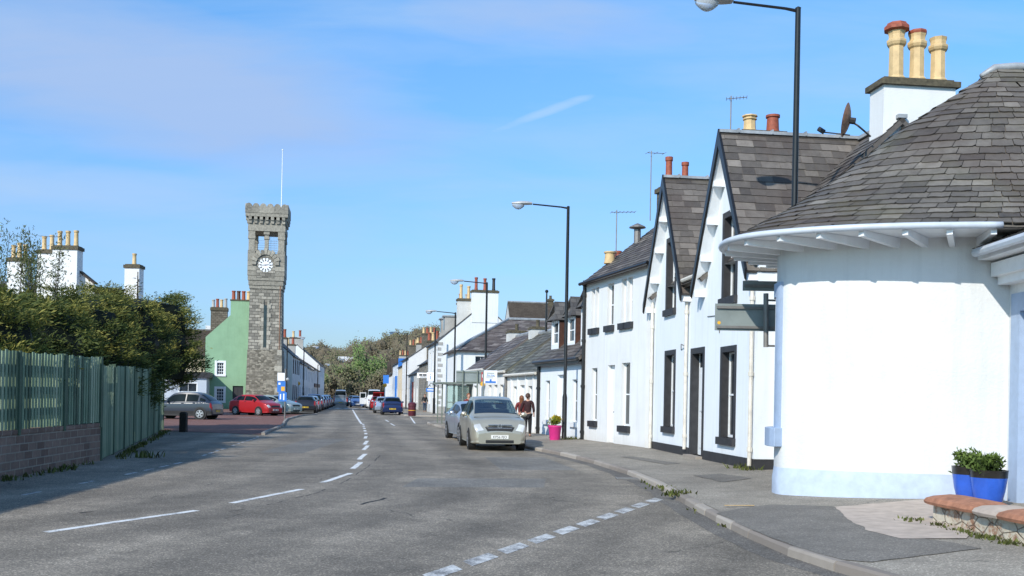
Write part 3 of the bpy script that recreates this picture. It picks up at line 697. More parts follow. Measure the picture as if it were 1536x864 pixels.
def door(fr, root, s0, s1, z0, z1, mat='whitepaint', t=.14, surround=None, sw=.15, fan=0., label=None):
    mb = MB(); zt = z1-fan
    mb.fbox(fr, s0, s1, t, t+.05, z0, zt)
    w_ = (s1-s0)
    for a, b in ((.12, .45), (.55, .88)):
        for c, d in ((.08, .42), (.5, .93)): mb.fbox(fr, s0+w_*a, s0+w_*b, t-.012, t+.01, z0+(zt-z0)*c, z0+(zt-z0)*d)
    o = mb.build('door', M[mat], root, label=label)
    mb = MB(); mb.ball(fr.pt(s0+w_*.12, t-.04, z0+1.), .035, 8, 6); mb.fbox(fr, s0+w_*.35, s0+w_*.65, t-.02, t, z0+1.05, z0+1.1); mb.build('handle', M['chrome'], o)
    if fan:
        mb = MB(); mb.face([fr.pt(a, t+.02, c) for a, c in ((s0, zt), (s1, zt), (s1, z1), (s0, z1))]); mb.build('fanlight', M['glass'], o)
    if surround:
        mb = MB()
        for a, b, c, d in ((s0-sw, s0, z0-.1, z1+sw), (s1, s1+sw, z0-.1, z1+sw), (s0, s1, z1, z1+sw)): mb.fbox(fr, a, b, -.014, .03, c, d)
        for a, b, c, d in ((s0, s0+.006, z0, z1), (s1-.006, s1, z0, z1), (s0+.006, s1-.006, z1-.006, z1)): mb.fbox(fr, a, b, -.012, t-.002, c, d)
        mb.build('surround', M[surround], o)
    mb = MB(); mb.fbox(fr, s0-.1, s1+.1, -.18, t, z0-.3, z0); mb.build('step', M['kerb'], o)
    return o
def slates(mb, e0, e1, r1, r0, expo=.22, wd=.34, wj=.3, lift=.016, up=.0):
    e0, e1, r1, r0 = V(e0), V(e1), V(r1), V(r0)
    L = max((r0-e0).length, (r1-e1).length); n = max(1, int(L/expo)); nn = (e1-e0).cross(r0-e0)
    if nn.length < 1e-6: nn = (r1-e1).cross(e0-e1)
    nn.normalize(); nn = nn if nn.z > 0 else -nn
    for j in range(n):
        d0 = j/n; d1 = min(1, (j+1.12)/n); a, b = e0.lerp(r0, d0), e1.lerp(r1, d0); a2, b2 = e0.lerp(r0, d1), e1.lerp(r1, d1)
        W_ = (b-a).length
        if W_ < .05: continue
        x = -R.random()*wd; base = R.gauss(.45, .06)
        while x < W_:
            w_ = wd*(1+R.uniform(-wj, wj)); x0, x1 = max(0, x), min(W_, x+w_); x += w_
            if x1-x0 < .03: continue
            g = .004; f0, f1 = (x0+g)/W_, (x1-g)/W_; jj = R.uniform(-.05, .05)
            lo = nn*(lift+up+R.uniform(0, .007)); hi = nn*(.003+up); dn = (a-a2)*jj
            p0, p1, p2, p3 = a.lerp(b, f0)+lo+dn, a.lerp(b, f1)+lo+dn+(a-a2)*R.uniform(-.02, .02), a2.lerp(b2, f1)+hi, a2.lerp(b2, f0)+hi
            tn = min(1, max(0, R.gauss(base, .2)))
            mb.face([p0, p1, p2, p3], tn); mb.face([p0-nn*.014, p1-nn*.014, p1, p0], tn*.3)
def pot_mesh(mb, p, h, r, kind=0, tone=.5):
    if kind == 0: pr = [(r*1.15, 0), (r*1.15, h*.1), (r*.92, h*.14), (r*.85, h*.72), (r*1.05, h*.75), (r*1.05, h*.8), (r*.9, h*.83), (r*.9, h*.9), (r*1.15, h*.93), (r*1.12, h), (r*.7, h), (r*.65, h*.8)]
    else: pr = [(r*1.05, 0), (r*1.05, h*.12), (r*.95, h*.15), (r*.85, h*.85), (r*1.05, h*.88), (r*1.05, h), (r*.7, h), (r*.6, h*.8)]
    mb.lathe(pr, p, 8 if kind == 0 else 12, tone)
def stack(parent, fr, s0, s1, t0, t1, z0, z1, mat, pots, cope=.16, over=.07, ph=.9, pr=.14, cols=None, kind=1, copemat='cope', kinds=None):
    mb = MB(); mb.fbox(fr, s0, s1, t0, t1, z0, z1); c = mb.build('chimney', M[mat], parent)
    mb = MB(); mb.fbox(fr, s0-over, s1+over, t0-over, t1+over, z1, z1+cope); mb.fbox(fr, s0+.02, s1-.02, t0+.02, t1-.02, z1+cope, z1+cope+.06); mb.build('cope', M[copemat], c)
    lng = (s1-s0) >= (t1-t0); n = pots
    for k in range(n):
        q = (k+.5)/n
        p = fr.pt(s0+(s1-s0)*q, (t0+t1)/2, z1+cope+.05) if lng else fr.pt((s0+s1)/2, t0+(t1-t0)*q, z1+cope+.05)
        mb = MB(); h = ph*R.uniform(.85, 1.1); pot_mesh(mb, p, h, pr, kinds[k] if kinds else kind); o = mb.build('chimney_pot', M[(cols or ['coneyellow'])[k % len(cols or [1])]], c, smooth=2)
    return c
def slab(mb, q, th=.09):
    q = [V(p) for p in q]; n = (q[1]-q[0]).cross(q[2]-q[0])
    if n.length < 1e-6: n = (q[2]-q[0]).cross(q[3]-q[0])
    n.normalize(); n = n if n.z > 0 else -n
    lo = [p-n*th for p in q]; k = len(q)
    mb.mesh(lo+q, [tuple(range(k-1, -1, -1)), tuple(range(k, 2*k))]+[(i, (i+1) % k, k+(i+1) % k, k+i) for i in range(k)])
def gutter(root, fr, s0, s1, t, z, mat='black', r=.06):
    mb = MB(); mb.path([fr.pt(s0, t, z), fr.pt(s1, t, z)], r, 8); return mb.build('gutter', M[mat], root)
def downpipe(root, fr, s, z0, z1, mat='pipe', r=.045, t=-.07, swan=0.):
    mb = MB(); pts = [fr.pt(s, t, z0), fr.pt(s, t, z1-.35)]+([fr.pt(s, t-swan, z1)] if swan else [fr.pt(s, t, z1)])
    mb.path(pts, r, 8)
    z = z0+.3
    while z < z1-.5: mb.path([fr.pt(s, t, z), fr.pt(s, t, z+.09)], r*1.35, 8); z += 1.6
    return mb.build('downpipe', M[mat], root, smooth=2)
def house(name, label, fr, depth, ze, zr, wm, rm='slatetex', holes=(), doors=(), group=None, zb=-.1, over=.12, stacks=(), plinth=None, skew=.03, surround=None, sill=None, sash='whitepaint', gut='black', bars=(2, 2), real=None, s0=0, s1=None, doormat='brownwood', near_over=.03):
    """facade along fr, depth inwards, ridge parallel to the facade"""
    s1 = fr.L if s1 is None else s1
    t = thing(name, label, 'house', fr.pt((s0+s1)/2, 0, 0), group=group)
    mb = MB(); wall(mb, fr, s0, s1, zb, ze, list(holes)+list(doors))
    mid = depth/2
    for s in (s0, s1):
        mb.face([fr.pt(s, 0, zb), fr.pt(s, depth, zb), fr.pt(s, depth, ze), fr.pt(s, mid, zr-.06), fr.pt(s, 0, ze)])
    mb.face([fr.pt(s0, depth, zb), fr.pt(s1, depth, zb), fr.pt(s1, depth, ze), fr.pt(s0, depth, ze)])
    mb.build('wall', M[wm], t)
    mb = MB(); a, b = s0-near_over, s1+near_over; k = (zr-ze)/mid
    slab(mb, [fr.pt(a, -over, ze-over*k), fr.pt(b, -over, ze-over*k), fr.pt(b, mid, zr), fr.pt(a, mid, zr)])
    slab(mb, [fr.pt(a, depth+over, ze-over*k), fr.pt(b, depth+over, ze-over*k), fr.pt(b, mid, zr), fr.pt(a, mid, zr)])
    if real: slates(mb, fr.pt(a, -over-.03, ze-(over+.03)*k), fr.pt(b, -over-.03, ze-(over+.03)*k), fr.pt(b, mid, zr), fr.pt(a, mid, zr), *real)
    rf = mb.build('roof', M[rm], t)
    mb = MB(); mb.path([fr.pt(a, mid, zr+.02), fr.pt(b, mid, zr+.02)], .09, 6); mb.build('ridge', M['lead'], rf)
    if gut: gutter(t, fr, a, b, -over-.05, ze-over*k-.02, gut, .06)
    if plinth: mb = MB(); mb.fbox(fr, s0, s1, -.02, .1, zb, .42); mb.build('plinth', M[plinth], t)
    for h in holes: window(fr, t, *h[:4], surround=surround, sill=sill, sash=sash, bars=h[4] if len(h) > 4 else bars)
    for d in doors: door(fr, t, *d[:4], mat=d[4] if len(d) > 4 else doormat, surround=surround)
    for st in stacks: stack(rf, fr, **st)
    return t, rf
def aerial(p, h, label, rot=0., n=7, size=.7):
    t = thing('television_aerial', label, 'aerial', p); p = V(p)
    mb = MB(); mb.path([p, p+V((0, 0, h))], .018, 6); mb.build('mast', M['galv'], t)
    mb = MB(); d = V((cos(rot), sin(rot), .05)); e = V((-d.y, d.x, 0)); c = p+V((0, 0, h-.08)); mb.path([c-d*size*.3, c+d*size], .012, 5)
    for k in range(n): q = c+d*(-.3+1.3*k/(n-1))*size; mb.path([q-e*.18, q+e*.18], .008, 4)
    mb.build('boom', M['galv'], t); return t

# ------------------------------------------------------------------ A: white house with two steep gables
A0, A1 = P(1131, 703, .2), P(978, 672, .2)
fA = Fr(A0, A1)
t = thing('gabled_house', 'white house with two steep wallhead gables and charcoal window margins', 'house', fA.pt(fA.L/2, 0, 0))
L, ze, zr, dp = fA.L, 4.78, 7.72, 6.2
GA = (1.83, 6.58); GH = 1.53
hA = [(1.32, 2.16, .78, 2.74), (6.14, 6.98, .88, 2.86), (1.36, 2.16, 3.98, 5.84), (6.22, 7.0, 4.12, 6.0)]
dA = [(3.62, 4.5, .24, 2.8)]
mb = MB(); wall(mb, fA, 0, L, -.2, ze, [h if h[3] < ze else (h[0], h[1], h[2], ze) for h in hA]+dA, depth=.2)
for g, h in zip(GA, hA[2:]):               # the gable walls with their upper window
    zt = zr-.14; sl_ = (zt-ze)/GH
    sL = lambda z: g-GH+(z-ze)/sl_
    for a, b in ((g-GH, h[0]), (h[1], g+GH)):
        if b <= g: mb.face([fA.pt(a, 0, ze), fA.pt(b, 0, ze), fA.pt(b, 0, ze+(b-a)*sl_)])
        else: mb.face([fA.pt(a, 0, ze), fA.pt(b, 0, ze), fA.pt(a, 0, ze+(b-a)*sl_)])
    za, zb_ = ze+(h[0]-g+GH)*sl_, ze+(g+GH-h[1])*sl_
    pts = [(h[0], h[3]), (h[1], h[3])]+[(h[1], zb_)] * (zb_ > h[3])+[(g, zt)]+[(h[0], za)]*(za > h[3])
    mb.face([fA.pt(a, 0, z) for a, z in pts])
    for a in (h[0], h[1]): mb.face([fA.pt(a, 0, ze), fA.pt(a, .2, ze), fA.pt(a, .2, h[3]), fA.pt(a, 0, h[3])])
    mb.face([fA.pt(h[0], 0, h[3]), fA.pt(h[1], 0, h[3]), fA.pt(h[1], .2, h[3]), fA.pt(h[0], .2, h[3])])
for s in (0, L): mb.face([fA.pt(s, 0, -.2), fA.pt(s, dp, -.2), fA.pt(s, dp, ze), fA.pt(s, dp/2, zr-.1), fA.pt(s, 0, ze)])
mb.face([fA.pt(0, dp, -.2), fA.pt(L, dp, -.2), fA.pt(L, dp, ze), fA.pt(0, dp, ze)])
mb.build('wall', M['bluewhite'], t)
mb = MB(); 
for a, b in ((-.02, 3.45), (4.66, L)): mb.fbox(fA, a, b, -.02, .05, -.2, .4)
mb.fbox(fA, -.022, .0, -.02, 3, -.2, .4)
mb.build('plinth', M['charcoal'], t)
for h in hA: window(fA, t, *h, t=.16, surround='charcoal', sw=.13, sill='charcoal', bars=(1, 2))
door(fA, t, *dA[0], mat='whitepaint', t=.18, surround='charcoal', sw=.14, fan=.35)
mb = MB(); k = (zr-ze)/(dp/2); o_ = .2
for sa, sb, tt in ((-.12, GA[0]-GH, -o_), (GA[0]-GH, GA[0]+GH, .08), (GA[0]+GH, GA[1]-GH, -o_), (GA[1]-GH, GA[1]+GH, .08), (GA[1]+GH, L, -o_)):
    slab(mb, [fA.pt(sa, tt, ze+tt*k), fA.pt(sb, tt, ze+tt*k), fA.pt(sb, dp/2, zr), fA.pt(sa, dp/2, zr)], .1)
slab(mb, [fA.pt(-.12, dp+o_, ze-o_*k), fA.pt(L, dp+o_, ze-o_*k), fA.pt(L, dp/2, zr), fA.pt(-.12, dp/2, zr)], .1)
for sa, sb in ((-.12, GA[0]-.6), (GA[0]+.6, GA[1]-.6), (GA[1]+.6, L)):
    slates(mb, fA.pt(sa, .1, ze+.1*k), fA.pt(sb, .1, ze+.1*k), fA.pt(sb, dp/2, zr), fA.pt(sa, dp/2, zr), .2, .32)
for sa, sb in ((-.12, GA[0]-GH), (GA[0]+GH, GA[1]-GH), (GA[1]+GH, L)):
    slates(mb, fA.pt(sa, -o_-.03, ze-(o_+.03)*k), fA.pt(sb, -o_-.03, ze-(o_+.03)*k), fA.pt(sb, .1, ze+.1*k), fA.pt(sa, .1, ze+.1*k), .15, .32)
rf = mb.build('roof', M['slate2'], t)
mb = MB(); mb.fbox(fA, -.13, L, dp/2-.1, dp/2+.1, zr-.01, zr+.07); mb.build('ridge', M['lead'], rf)
for g in GA:
    mb = MB(); fo = -.27; zf = 4.36; hw = 1.86; zt = zr+.02
    for sg in (-1, 1):
        q = [fA.pt(g+sg*hw, fo, zf), fA.pt(g+sg*hw, dp/2, zf), fA.pt(g, dp/2, zt), fA.pt(g, fo, zt)]
        slab(mb, q, .07); slates(mb, *q, .2, .36)
    go = mb.build('gable_roof', M['slate2'], t)
    mb = MB(); mb.fbox(fA, g-.09, g+.09, fo-.02, dp/2, zt-.01, zt+.06)
    for k in range(4): mb.fbox(fA, g-.1, g+.1, fo+.4+k*.8, fo+.44+k*.8, zt, zt+.1)
    mb.build('ridge', M['lead'], go)
    mb = MB()
    for sg in (-1, 1):                      # barge boards
        p, q = (g+sg*(hw+.06), zf-.12), (g, zt+.08)
        mb.hexa([fA.pt(p[0], fo-.05, p[1]-.06), fA.pt(q[0], fo-.05, q[1]-.38), fA.pt(q[0], fo, q[1]-.38), fA.pt(p[0], fo, p[1]-.12),
                 fA.pt(p[0], fo-.05, p[1]+.16), fA.pt(q[0], fo-.05, q[1]), fA.pt(q[0], fo, q[1]), fA.pt(p[0], fo, p[1]+.16)])
    mb.build('barge_board', M['black'], go)
    mb = MB()
    for sg in (-1, 1):                      # white soffit and its purlin ends
        p, q = (g+sg*hw, zf-.2), (g, zt-.2)
        mb.face([fA.pt(p[0], fo, p[1]), fA.pt(q[0], fo, q[1]), fA.pt(q[0], .0, q[1]), fA.pt(p[0], .0, p[1])])
        for f in (.04, .28, .52, .76):
            s_, z_ = p[0]+(q[0]-p[0])*f, p[1]+(q[1]-p[1])*f
            mb.fbox(fA, s_-.05-.03*sg, s_+.05-.03*sg, fo, 0, z_-.14, z_-.01)
    mb.build('soffit', M['whitepaint'], go)
ck = stack(rf, fA, -.0, .62, 2.72, 4.35, 6.2, zr+.72, 'white', 0, cope=.12, over=.08)
for px, hh in ((1337.5, 1.1), (1371.5, 1.08), (1406, 1.02)):
    tt = (px-1337.5)/71.4+3.15; p = fA.pt(.31, tt, zr+.87); mb = MB(); r = .172
    mb.lathe([(r*1.15, 0), (r*1.15, .09), (r*.95, .13), (r*.9, hh*.7), (r*1.1, hh*.73), (r*1.25, hh*.78), (r*1.25, hh*.82), (r*1.0, hh*.85), (r*1.0, hh*.93), (r*1.12, hh), (r*.8, hh), (r*.7, hh*.8)], p, 8)
    po = mb.build('chimney_pot', M['coneyellow'], ck)
    mb = MB()
    if px < 1340: mb.lathe([(r*1.1, hh), (r*1.6, hh+.03), (r*1.6, hh+.09), (r*1.25, hh+.15), (r*1.2, hh+.18), (r*.8, hh+.18)], p, 8)
    elif px < 1380: mb.lathe([(r*1.13, hh-.01), (r*1.2, hh+.03), (r*1.1, hh+.07), (r*.8, hh+.07)], p, 8)
    if mb.v: mb.build('pot_cowl', M['conered'], ck)
stack(rf, fA, L-.7, L-.05, 2.3, 3.7, 6.2, zr+1.55, 'stonestack', 2, ph=.55, pr=.2, cols=['coneyellow', 'conered'], kinds=[0, 1])
for a, b in ((0, .12), (3.46, 4.84)): gutter(t, fA, a, b, -.2, 4.7, 'pipe', .06)
gutter(t, fA, 8.2, L, -.2, 4.75, 'pipe', .06)
downpipe(t, fA, 4.86, .35, 4.7); downpipe(t, fA, .1, .25, 4.7); downpipe(t, fA, L-.03, .2, 4.8)
mb = MB(); mb.path([fA.pt(3.3, -.01, 3.66), fA.pt(2.4, -.012, 3.62), fA.pt(2.38, -.012, 3.2)], .012, 4); mb.path([fA.pt(5.5, -.01, 2.95), fA.pt(5.2, -.1, 3.08), fA.pt(4.9, -.05, 3.0)], .015, 4); mb.build('cable', M['galv'], t)
fe = Fr(fA.pt(0, 6, 0), fA.pt(0, 0, 0))     # the end wall towards the round house, with its own pipe
downpipe(t, fe, 5.55, .2, 5., 'pipe', .04)
aerial(fA.pt(L-.3, 2.1, 9.3), 1.25, 'silver television aerial above the gabled roof beside two squat pots', -.2, size=.45)

# ------------------------------------------------------------------ B: plain white harled house
B0, B1 = fA.pt(L+.02, -.02, 0), V((2.53, 35.1, 0))
fB = Fr(B0, B1)
k = fB.L/5.135
hB = [(1.5*k, 2.1*k, .78, 2.76), (4.02*k, 4.5*k, .86, 2.66), (1.42*k, 1.78*k, 4.02, 5.42), (1.86*k, 2.2*k, 4.02, 5.42), (2.8*k, 3.3*k, 4.02, 5.4), (4.0*k, 4.28*k, 4.02, 5.4), (4.34*k, 4.62*k, 4.02, 5.4)]
t, rf = house('harled_house', 'tall plain white house with small charcoal sills, between the gabled house and the cottage', fB, 6.4, 5.78, 8.3, 'white', 'slate2', hB, [(2.62*k, 3.16*k, .12, 2.72, 'whitepaint')], over=.18, real=(.2, .32),
              stacks=[dict(s0=fB.L-.75, s1=fB.L-.15, t0=2.55, t1=3.8, z0=7.3, z1=8.95, mat='stonestack', pots=2, ph=1.0, pr=.13, cols=['conered'])], sash='whitepaint', bars=(1, 2))
for h in hB:
    mb = MB(); mb.fbox(fB, h[0]-.1, h[1]+.1, -.1, .1, h[2]-.2, h[2]); mb.build('sill', M['charcoal'], kids(t)[0])
mb = MB(); mb.fbox(fB, .02, .42, -.03, .02, .1, 5.6); mb.build('harled_strip', M['offwhite'], t)
downpipe(t, fB, fB.L-.04, .1, 5.75, 'black', .06)
p = fB.pt(fB.L-.3, .75, 6.35); mb = MB(); pot_mesh(mb, p, .42, .2, 1); mb.build('chimney_pot', M['coneyellow'], rf, smooth=2)
p = fB.pt(fB.L-.35, 1.75, 7.1); mb = MB(); mb.tube(p, p+V((0, 0, .5)), .12); mb.lathe([(.05, .5), (.3, .56), (.28, .6), (.03, .72)], p, 12); mb.build('flue_cowl', M['galv'], rf)
aerial(fB.pt(fB.L-.3, .98, 6.5), 1.75, 'television aerial on the far verge of the harled house roof', .1, size=.65)
aerial(fB.pt(fB.L-.05, 2.35, 8.0), 2.5, 'tall thin aerial mast against the stone chimney left of the gables', .3, 3, .5)

# ------------------------------------------------------------------ C: low cottage with dormers
C0, C1 = fB.pt(fB.L+.02, .0, 0), V((1.12, 40.4, 0)); fC = Fr(C0, C1); L = fC.L
hC = [(.75, 1.35, .75, 2.3), (4.1, 4.7, .75, 2.3)]
t, rf = house('dormer_cottage', 'low cool white cottage with black eaves and three dormers', fC, 6.2, 3.25, 5.9, 'bluewhite', 'slate2', hC, [(2.3, 3.15, .12, 2.5, 'whitepaint')], over=.25, real=(.22, .36), sill='whitepaint', bars=(1, 2), plinth=None)
mb = MB(); mb.fbox(fC, 0, L, -.24, -.2, 2.86, 3.08)
k = .1
while k < L-.1: mb.fbox(fC, k, k+.14, -.2, .0, 2.92, 3.06); k += .36
mb.build('fascia', M['black'], t)
downpipe(t, fC, L-.02, .05, 3.1, 'black', .07)
def dormer(rf, s0, s1, tf, zb, zt, cheek, zrf, tb=3.0, wl='whitepaint', roofm='slatetex', gable=False):
    mb = MB(); w_ = .12
    wall(mb, fC, s0, s1, zb, zt, [(s0+w_, s1-w_, zb+.25, zt-.12)], t=tf, depth=.08)
    d = mb.build('dormer', M[wl], rf)
    window(fC, d, s0+w_, s1-w_, zb+.25, zt-.12, t=tf+.05, name='window_sash', bars=(1, 2))
    mb = MB()
    for s in (s0, s1): mb.fbox(fC, s-.01, s+.01, tf+.02, tb, zb-.2, zt)
    mb.build('cheek', M[cheek], d)
    mb = MB(); m_ = (s0+s1)/2
    for a in (s0-.12, s1+.12): slab(mb, [fC.pt(a, tf-.2, zt-.06), fC.pt(a, tb+1, zt-.06), fC.pt(m_, tb+1, zrf), fC.pt(m_, tf-.05, zrf)], .06)
    if not gable: mb.face([fC.pt(s0-.12, tf-.2, zt-.06), fC.pt(s1+.12, tf-.2, zt-.06), fC.pt(m_, tf+.3, zrf)])
    else: mb.face([fC.pt(s0, tf, zt-.06), fC.pt(s1, tf, zt-.06), fC.pt(m_, tf, zrf-.05)])
    mb.build('dormer_roof', M[roofm], d); return d
dormer(rf, 4.15, 5.15, .35, 3.5, 4.75, 'brownwood', 5.45)
dormer(rf, 2.45, 3.45, .45, 3.5, 4.8, 'brownwood', 5.5)
dormer(rf, .3, 1.5, .35, 3.5, 5.0, 'palegrey', 5.75)
stack(rf, fC, L-.85, L-.2, 2.7, 3.4, 5.3, 6.7, 'white', 1, ph=.75, pr=.15, cols=['conered'])
mb = MB(); p = fC.pt(L-.05, .2, 4.3); mb.tube(p, p+V((0, 0, 1.6)), .05, .03); mb.ball(p+V((0, 0, 1.62)), .07); mb.build('finial', M['black'], rf)

# ------------------------------------------------------------------ D: three low roofs stepping along the road
def row(label, a, b, ze, zr, dp, wm, rm, **k):
    f = Fr(a, b); return (f,)+house('low_cottage', label, f, dp, ze, zr, wm, rm, **k)
d0 = V((1.08, 40.42, 0)); dd = V((-.24, .97, 0)).normalized()
f, t, rf = row('low white cottage with a mossy slate roof next to the dormer cottage', d0, d0+dd*5.4, 2.72, 4.95, 5.6, 'offwhite', 'slate3', real=(.26, .42), holes=[(1.0, 1.7, .8, 2.1), (3.6, 4.3, .8, 2.1)], doors=[(2.3, 3.1, .1, 2.15, 'whitepaint')], gut='pipe')
for s in (.7, 1.9, 3.3, 4.5):
    mb = MB(); mb.fbox(f, s, s+.16, -.05, .02, 0, 2.6); mb.build('pilaster', M['white'], t)
f, t, rf = row('low white cottage with a grey green roof, middle of the stepped row', d0+dd*5.42, d0+dd*10.2, 2.9, 4.85, 5.2, 'offwhite', 'slate3', real=(.26, .42), holes=[(.8, 1.5, .8, 2.2), (3.3, 4.0, .8, 2.2)], doors=[(2, 2.8, .1, 2.2, 'whitepaint')], gut='pipe', stacks=[dict(s0=4.1, s1=4.75, t0=2.2, t1=3., z0=4.2, z1=5.05, mat='palegrey', pots=1, ph=.4, pr=.1, cope=.09, over=.04, cols=['cope'])])
downpipe(t, f, .05, .1, 2.9, 'galv', .06)
f, t, rf = row('low white cottage with a dark slate verge at the far end of the stepped row', d0+dd*10.22, d0+dd*15, 3.1, 4.95, 5.2, 'white', 'slate4', real=(.26, .42), holes=[(.8, 1.5, .8, 2.3), (3.3, 4.0, .8, 2.3)], doors=[(2, 2.8, .1, 2.2, 'whitepaint')], gut='pipe', stacks=[dict(s0=4.0, s1=4.75, t0=2.2, t1=3.2, z0=4.2, z1=5.15, mat='palegrey', pots=1, ph=.4, pr=.1, cope=.09, over=.04, cols=['cope'])])

# ------------------------------------------------------------------ E: white house with a hipped roof, facing us
E0 = V((-3.75, 67.2, 0)); e = V((.985, .17, 0)).normalized()
fE = Fr(E0+e*13, E0)                        # normal should face the camera
if fE.n.y > 0: fE = Fr(E0, E0+e*13)
sE = lambda s: s if (fE.O-E0).length < .1 else fE.L-s
t = thing('hipped_house', 'white two storey house under a hipped purple slate roof behind the bus shelter', 'house', fE.pt(fE.L/2, 0, 0))
def hs(a, b, c, d): x, y = sorted((sE(a), sE(b))); return (x, y, c, d)
hE = [hs(1.25, 2.0, 3.55, 4.35), hs(4.5, 5.3, 3.4, 4.4), hs(1.2, 2.1, .9, 2.3)]
mb = MB(); wall(mb, fE, 0, fE.L, -.1, 4.75, hE); 
for s in (0, fE.L): mb.face([fE.pt(s, 0, -.1), fE.pt(s, 6, -.1), fE.pt(s, 6, 4.75), fE.pt(s, 0, 4.75)])
mb.build('wall', M['white'], t)
for h in hE: window(fE, t, *h, bars=(2, 2), sash='palegrey')
mb = MB(); o_ = .3; q = lambda s, tt, z: fE.pt(sE(s), tt, z)
slab(mb, [q(-o_, -o_, 4.72), q(13, -o_, 4.72), q(13, 3.2, 7.15), q(4.0, 3.2, 7.15)], .12)
slab(mb, [q(-o_, -o_, 4.72), q(4.0, 3.2, 7.15), q(-o_, 6.6, 4.72)], .12)
slates(mb, q(-o_, -o_-.02, 4.71), q(13, -o_-.02, 4.71), q(13, 3.2, 7.15), q(4.0, 3.2, 7.15), .27, .5); rf = mb.build('roof', M['slate4'], t)
mb = MB(); mb.path([q(-o_, -o_, 4.76), q(4, 3.2, 7.2), q(13, 3.2, 7.2)], .1, 6); mb.build('ridge', M['lead'], rf)
mb = MB(); mb.box(0, 0, 0, 0, 0, 0) if False else mb.fbox(fE, *sorted((sE(7.6), sE(8.1))), 1.0, 1.4, 5.6, 6.25); mb.build('roof_vent', M['palegrey'], rf)

# ------------------------------------------------------------------ F: tall white gable with quoins at the corner
F0 = V((-6.25, 84, 0)); sd_ = V((-.165, 1, 0)).normalized(); ac = V((.986, .163, 0)).normalized()
fF = Fr(F0, F0+sd_*10.6)                    # street side, normal to the left
WF = 7.5
hF = [(1.2, 2.1, 3.9, 5.6), (4.8, 5.7, 3.9, 5.6), (8, 8.9, 3.9, 5.6), (1.2, 2.6, .9, 2.6), (7.4, 9.2, .9, 2.6)]
t, rf = house('corner_house', 'tall white gabled house with dark quoins on the corner of the side street', fF, WF, 6.35, 9.55, 'white', 'slatetex', hF, [(4.6, 5.5, .1, 2.6)], over=.15, bars=(1, 2),
              stacks=[dict(s0=-.05, s1=.6, t0=2.75, t1=5.0, z0=7.9, z1=10.45, mat='white', pots=3, ph=1.0, cols=['conered', 'conered', 'darkplastic'], copemat='cope'),
                      dict(s0=.62, s1=1.2, t0=1.6, t1=2.9, z0=7.5, z1=9.75, mat='palegrey', pots=2, ph=1.1, cols=['coneyellow'])])
mb = MB(); z = .5; i = 0
while z < 6.1:
    w_ = .36 if i % 2 else .22
    mb.fbox(fF, -.025, w_, -.025, .0, z, z+.26); mb.fbox(fF, -.025, .0, -.025, .58-w_, z, z+.26); z += .45; i += 1
mb.build('quoins', M['greyrender'], t)
mb = MB(); mb.fbox(fF, -.03, .0, -.03, WF, -.1, .75); mb.build('plinth', M['greyrender'], t)
mb = MB(); mb.fbox(fF, -.02, .0, 1.3, 2.1, 3.0, 3.25); mb.build('street_nameplate', M['ink'], t)
for s in (2.2, 5.4):                         # grey dormers on the street slope
    mb = MB(); mb.fbox(fF, s, s+1.2, .7, 3, 6.9, 8.5); d = mb.build('dormer', M['greyrender'], rf)
    mb = MB(); mb.fbox(fF, s-.1, s+1.3, .55, 3.2, 8.5, 8.62); mb.build('dormer_roof', M['lead'], d)
    mb = MB(); mb.fbox(fF, s+.2, s+1.0, .68, .72, 7.4, 8.3); mb.build('pane', M['glass'], d)
stack(rf, fF, 9.9, 10.5, 2.6, 4.9, 8.2, 10.3, 'greyrender', 4, ph=.8, cols=['conered', 'greyrender', 'palegrey'])
# G: long brown roof behind it
g0 = F0+ac*7.9+sd_*9; fG = Fr(g0, g0+ac*16)
if fG.n.y > 0: fG = Fr(g0+ac*16, g0)
t, rf = house('rear_house', 'house with a long brown slate roof behind the tall white gable', fG, 8, 6.4, 11.0, 'palegrey', 'slatebrown', [(3, 4, 3.6, 5.2), (8, 9, 3.6, 5.2)], gut=None)
s_ = (lambda s: s) if (fG.O-g0).length < .1 else (lambda s: fG.L-s)
stack(rf, fG, *sorted((s_(4.0), s_(4.5))), 3.7, 4.3, 10.4, 11.2, 'cope', 1, ph=.3, cols=['cope'])
mb = MB(); mb.fbox(fG, *sorted((s_(6.6), s_(7.0))), 2.2, 2.6, 8.9, 9.5); mb.build('roof_vent', M['whitepaint'], rf)
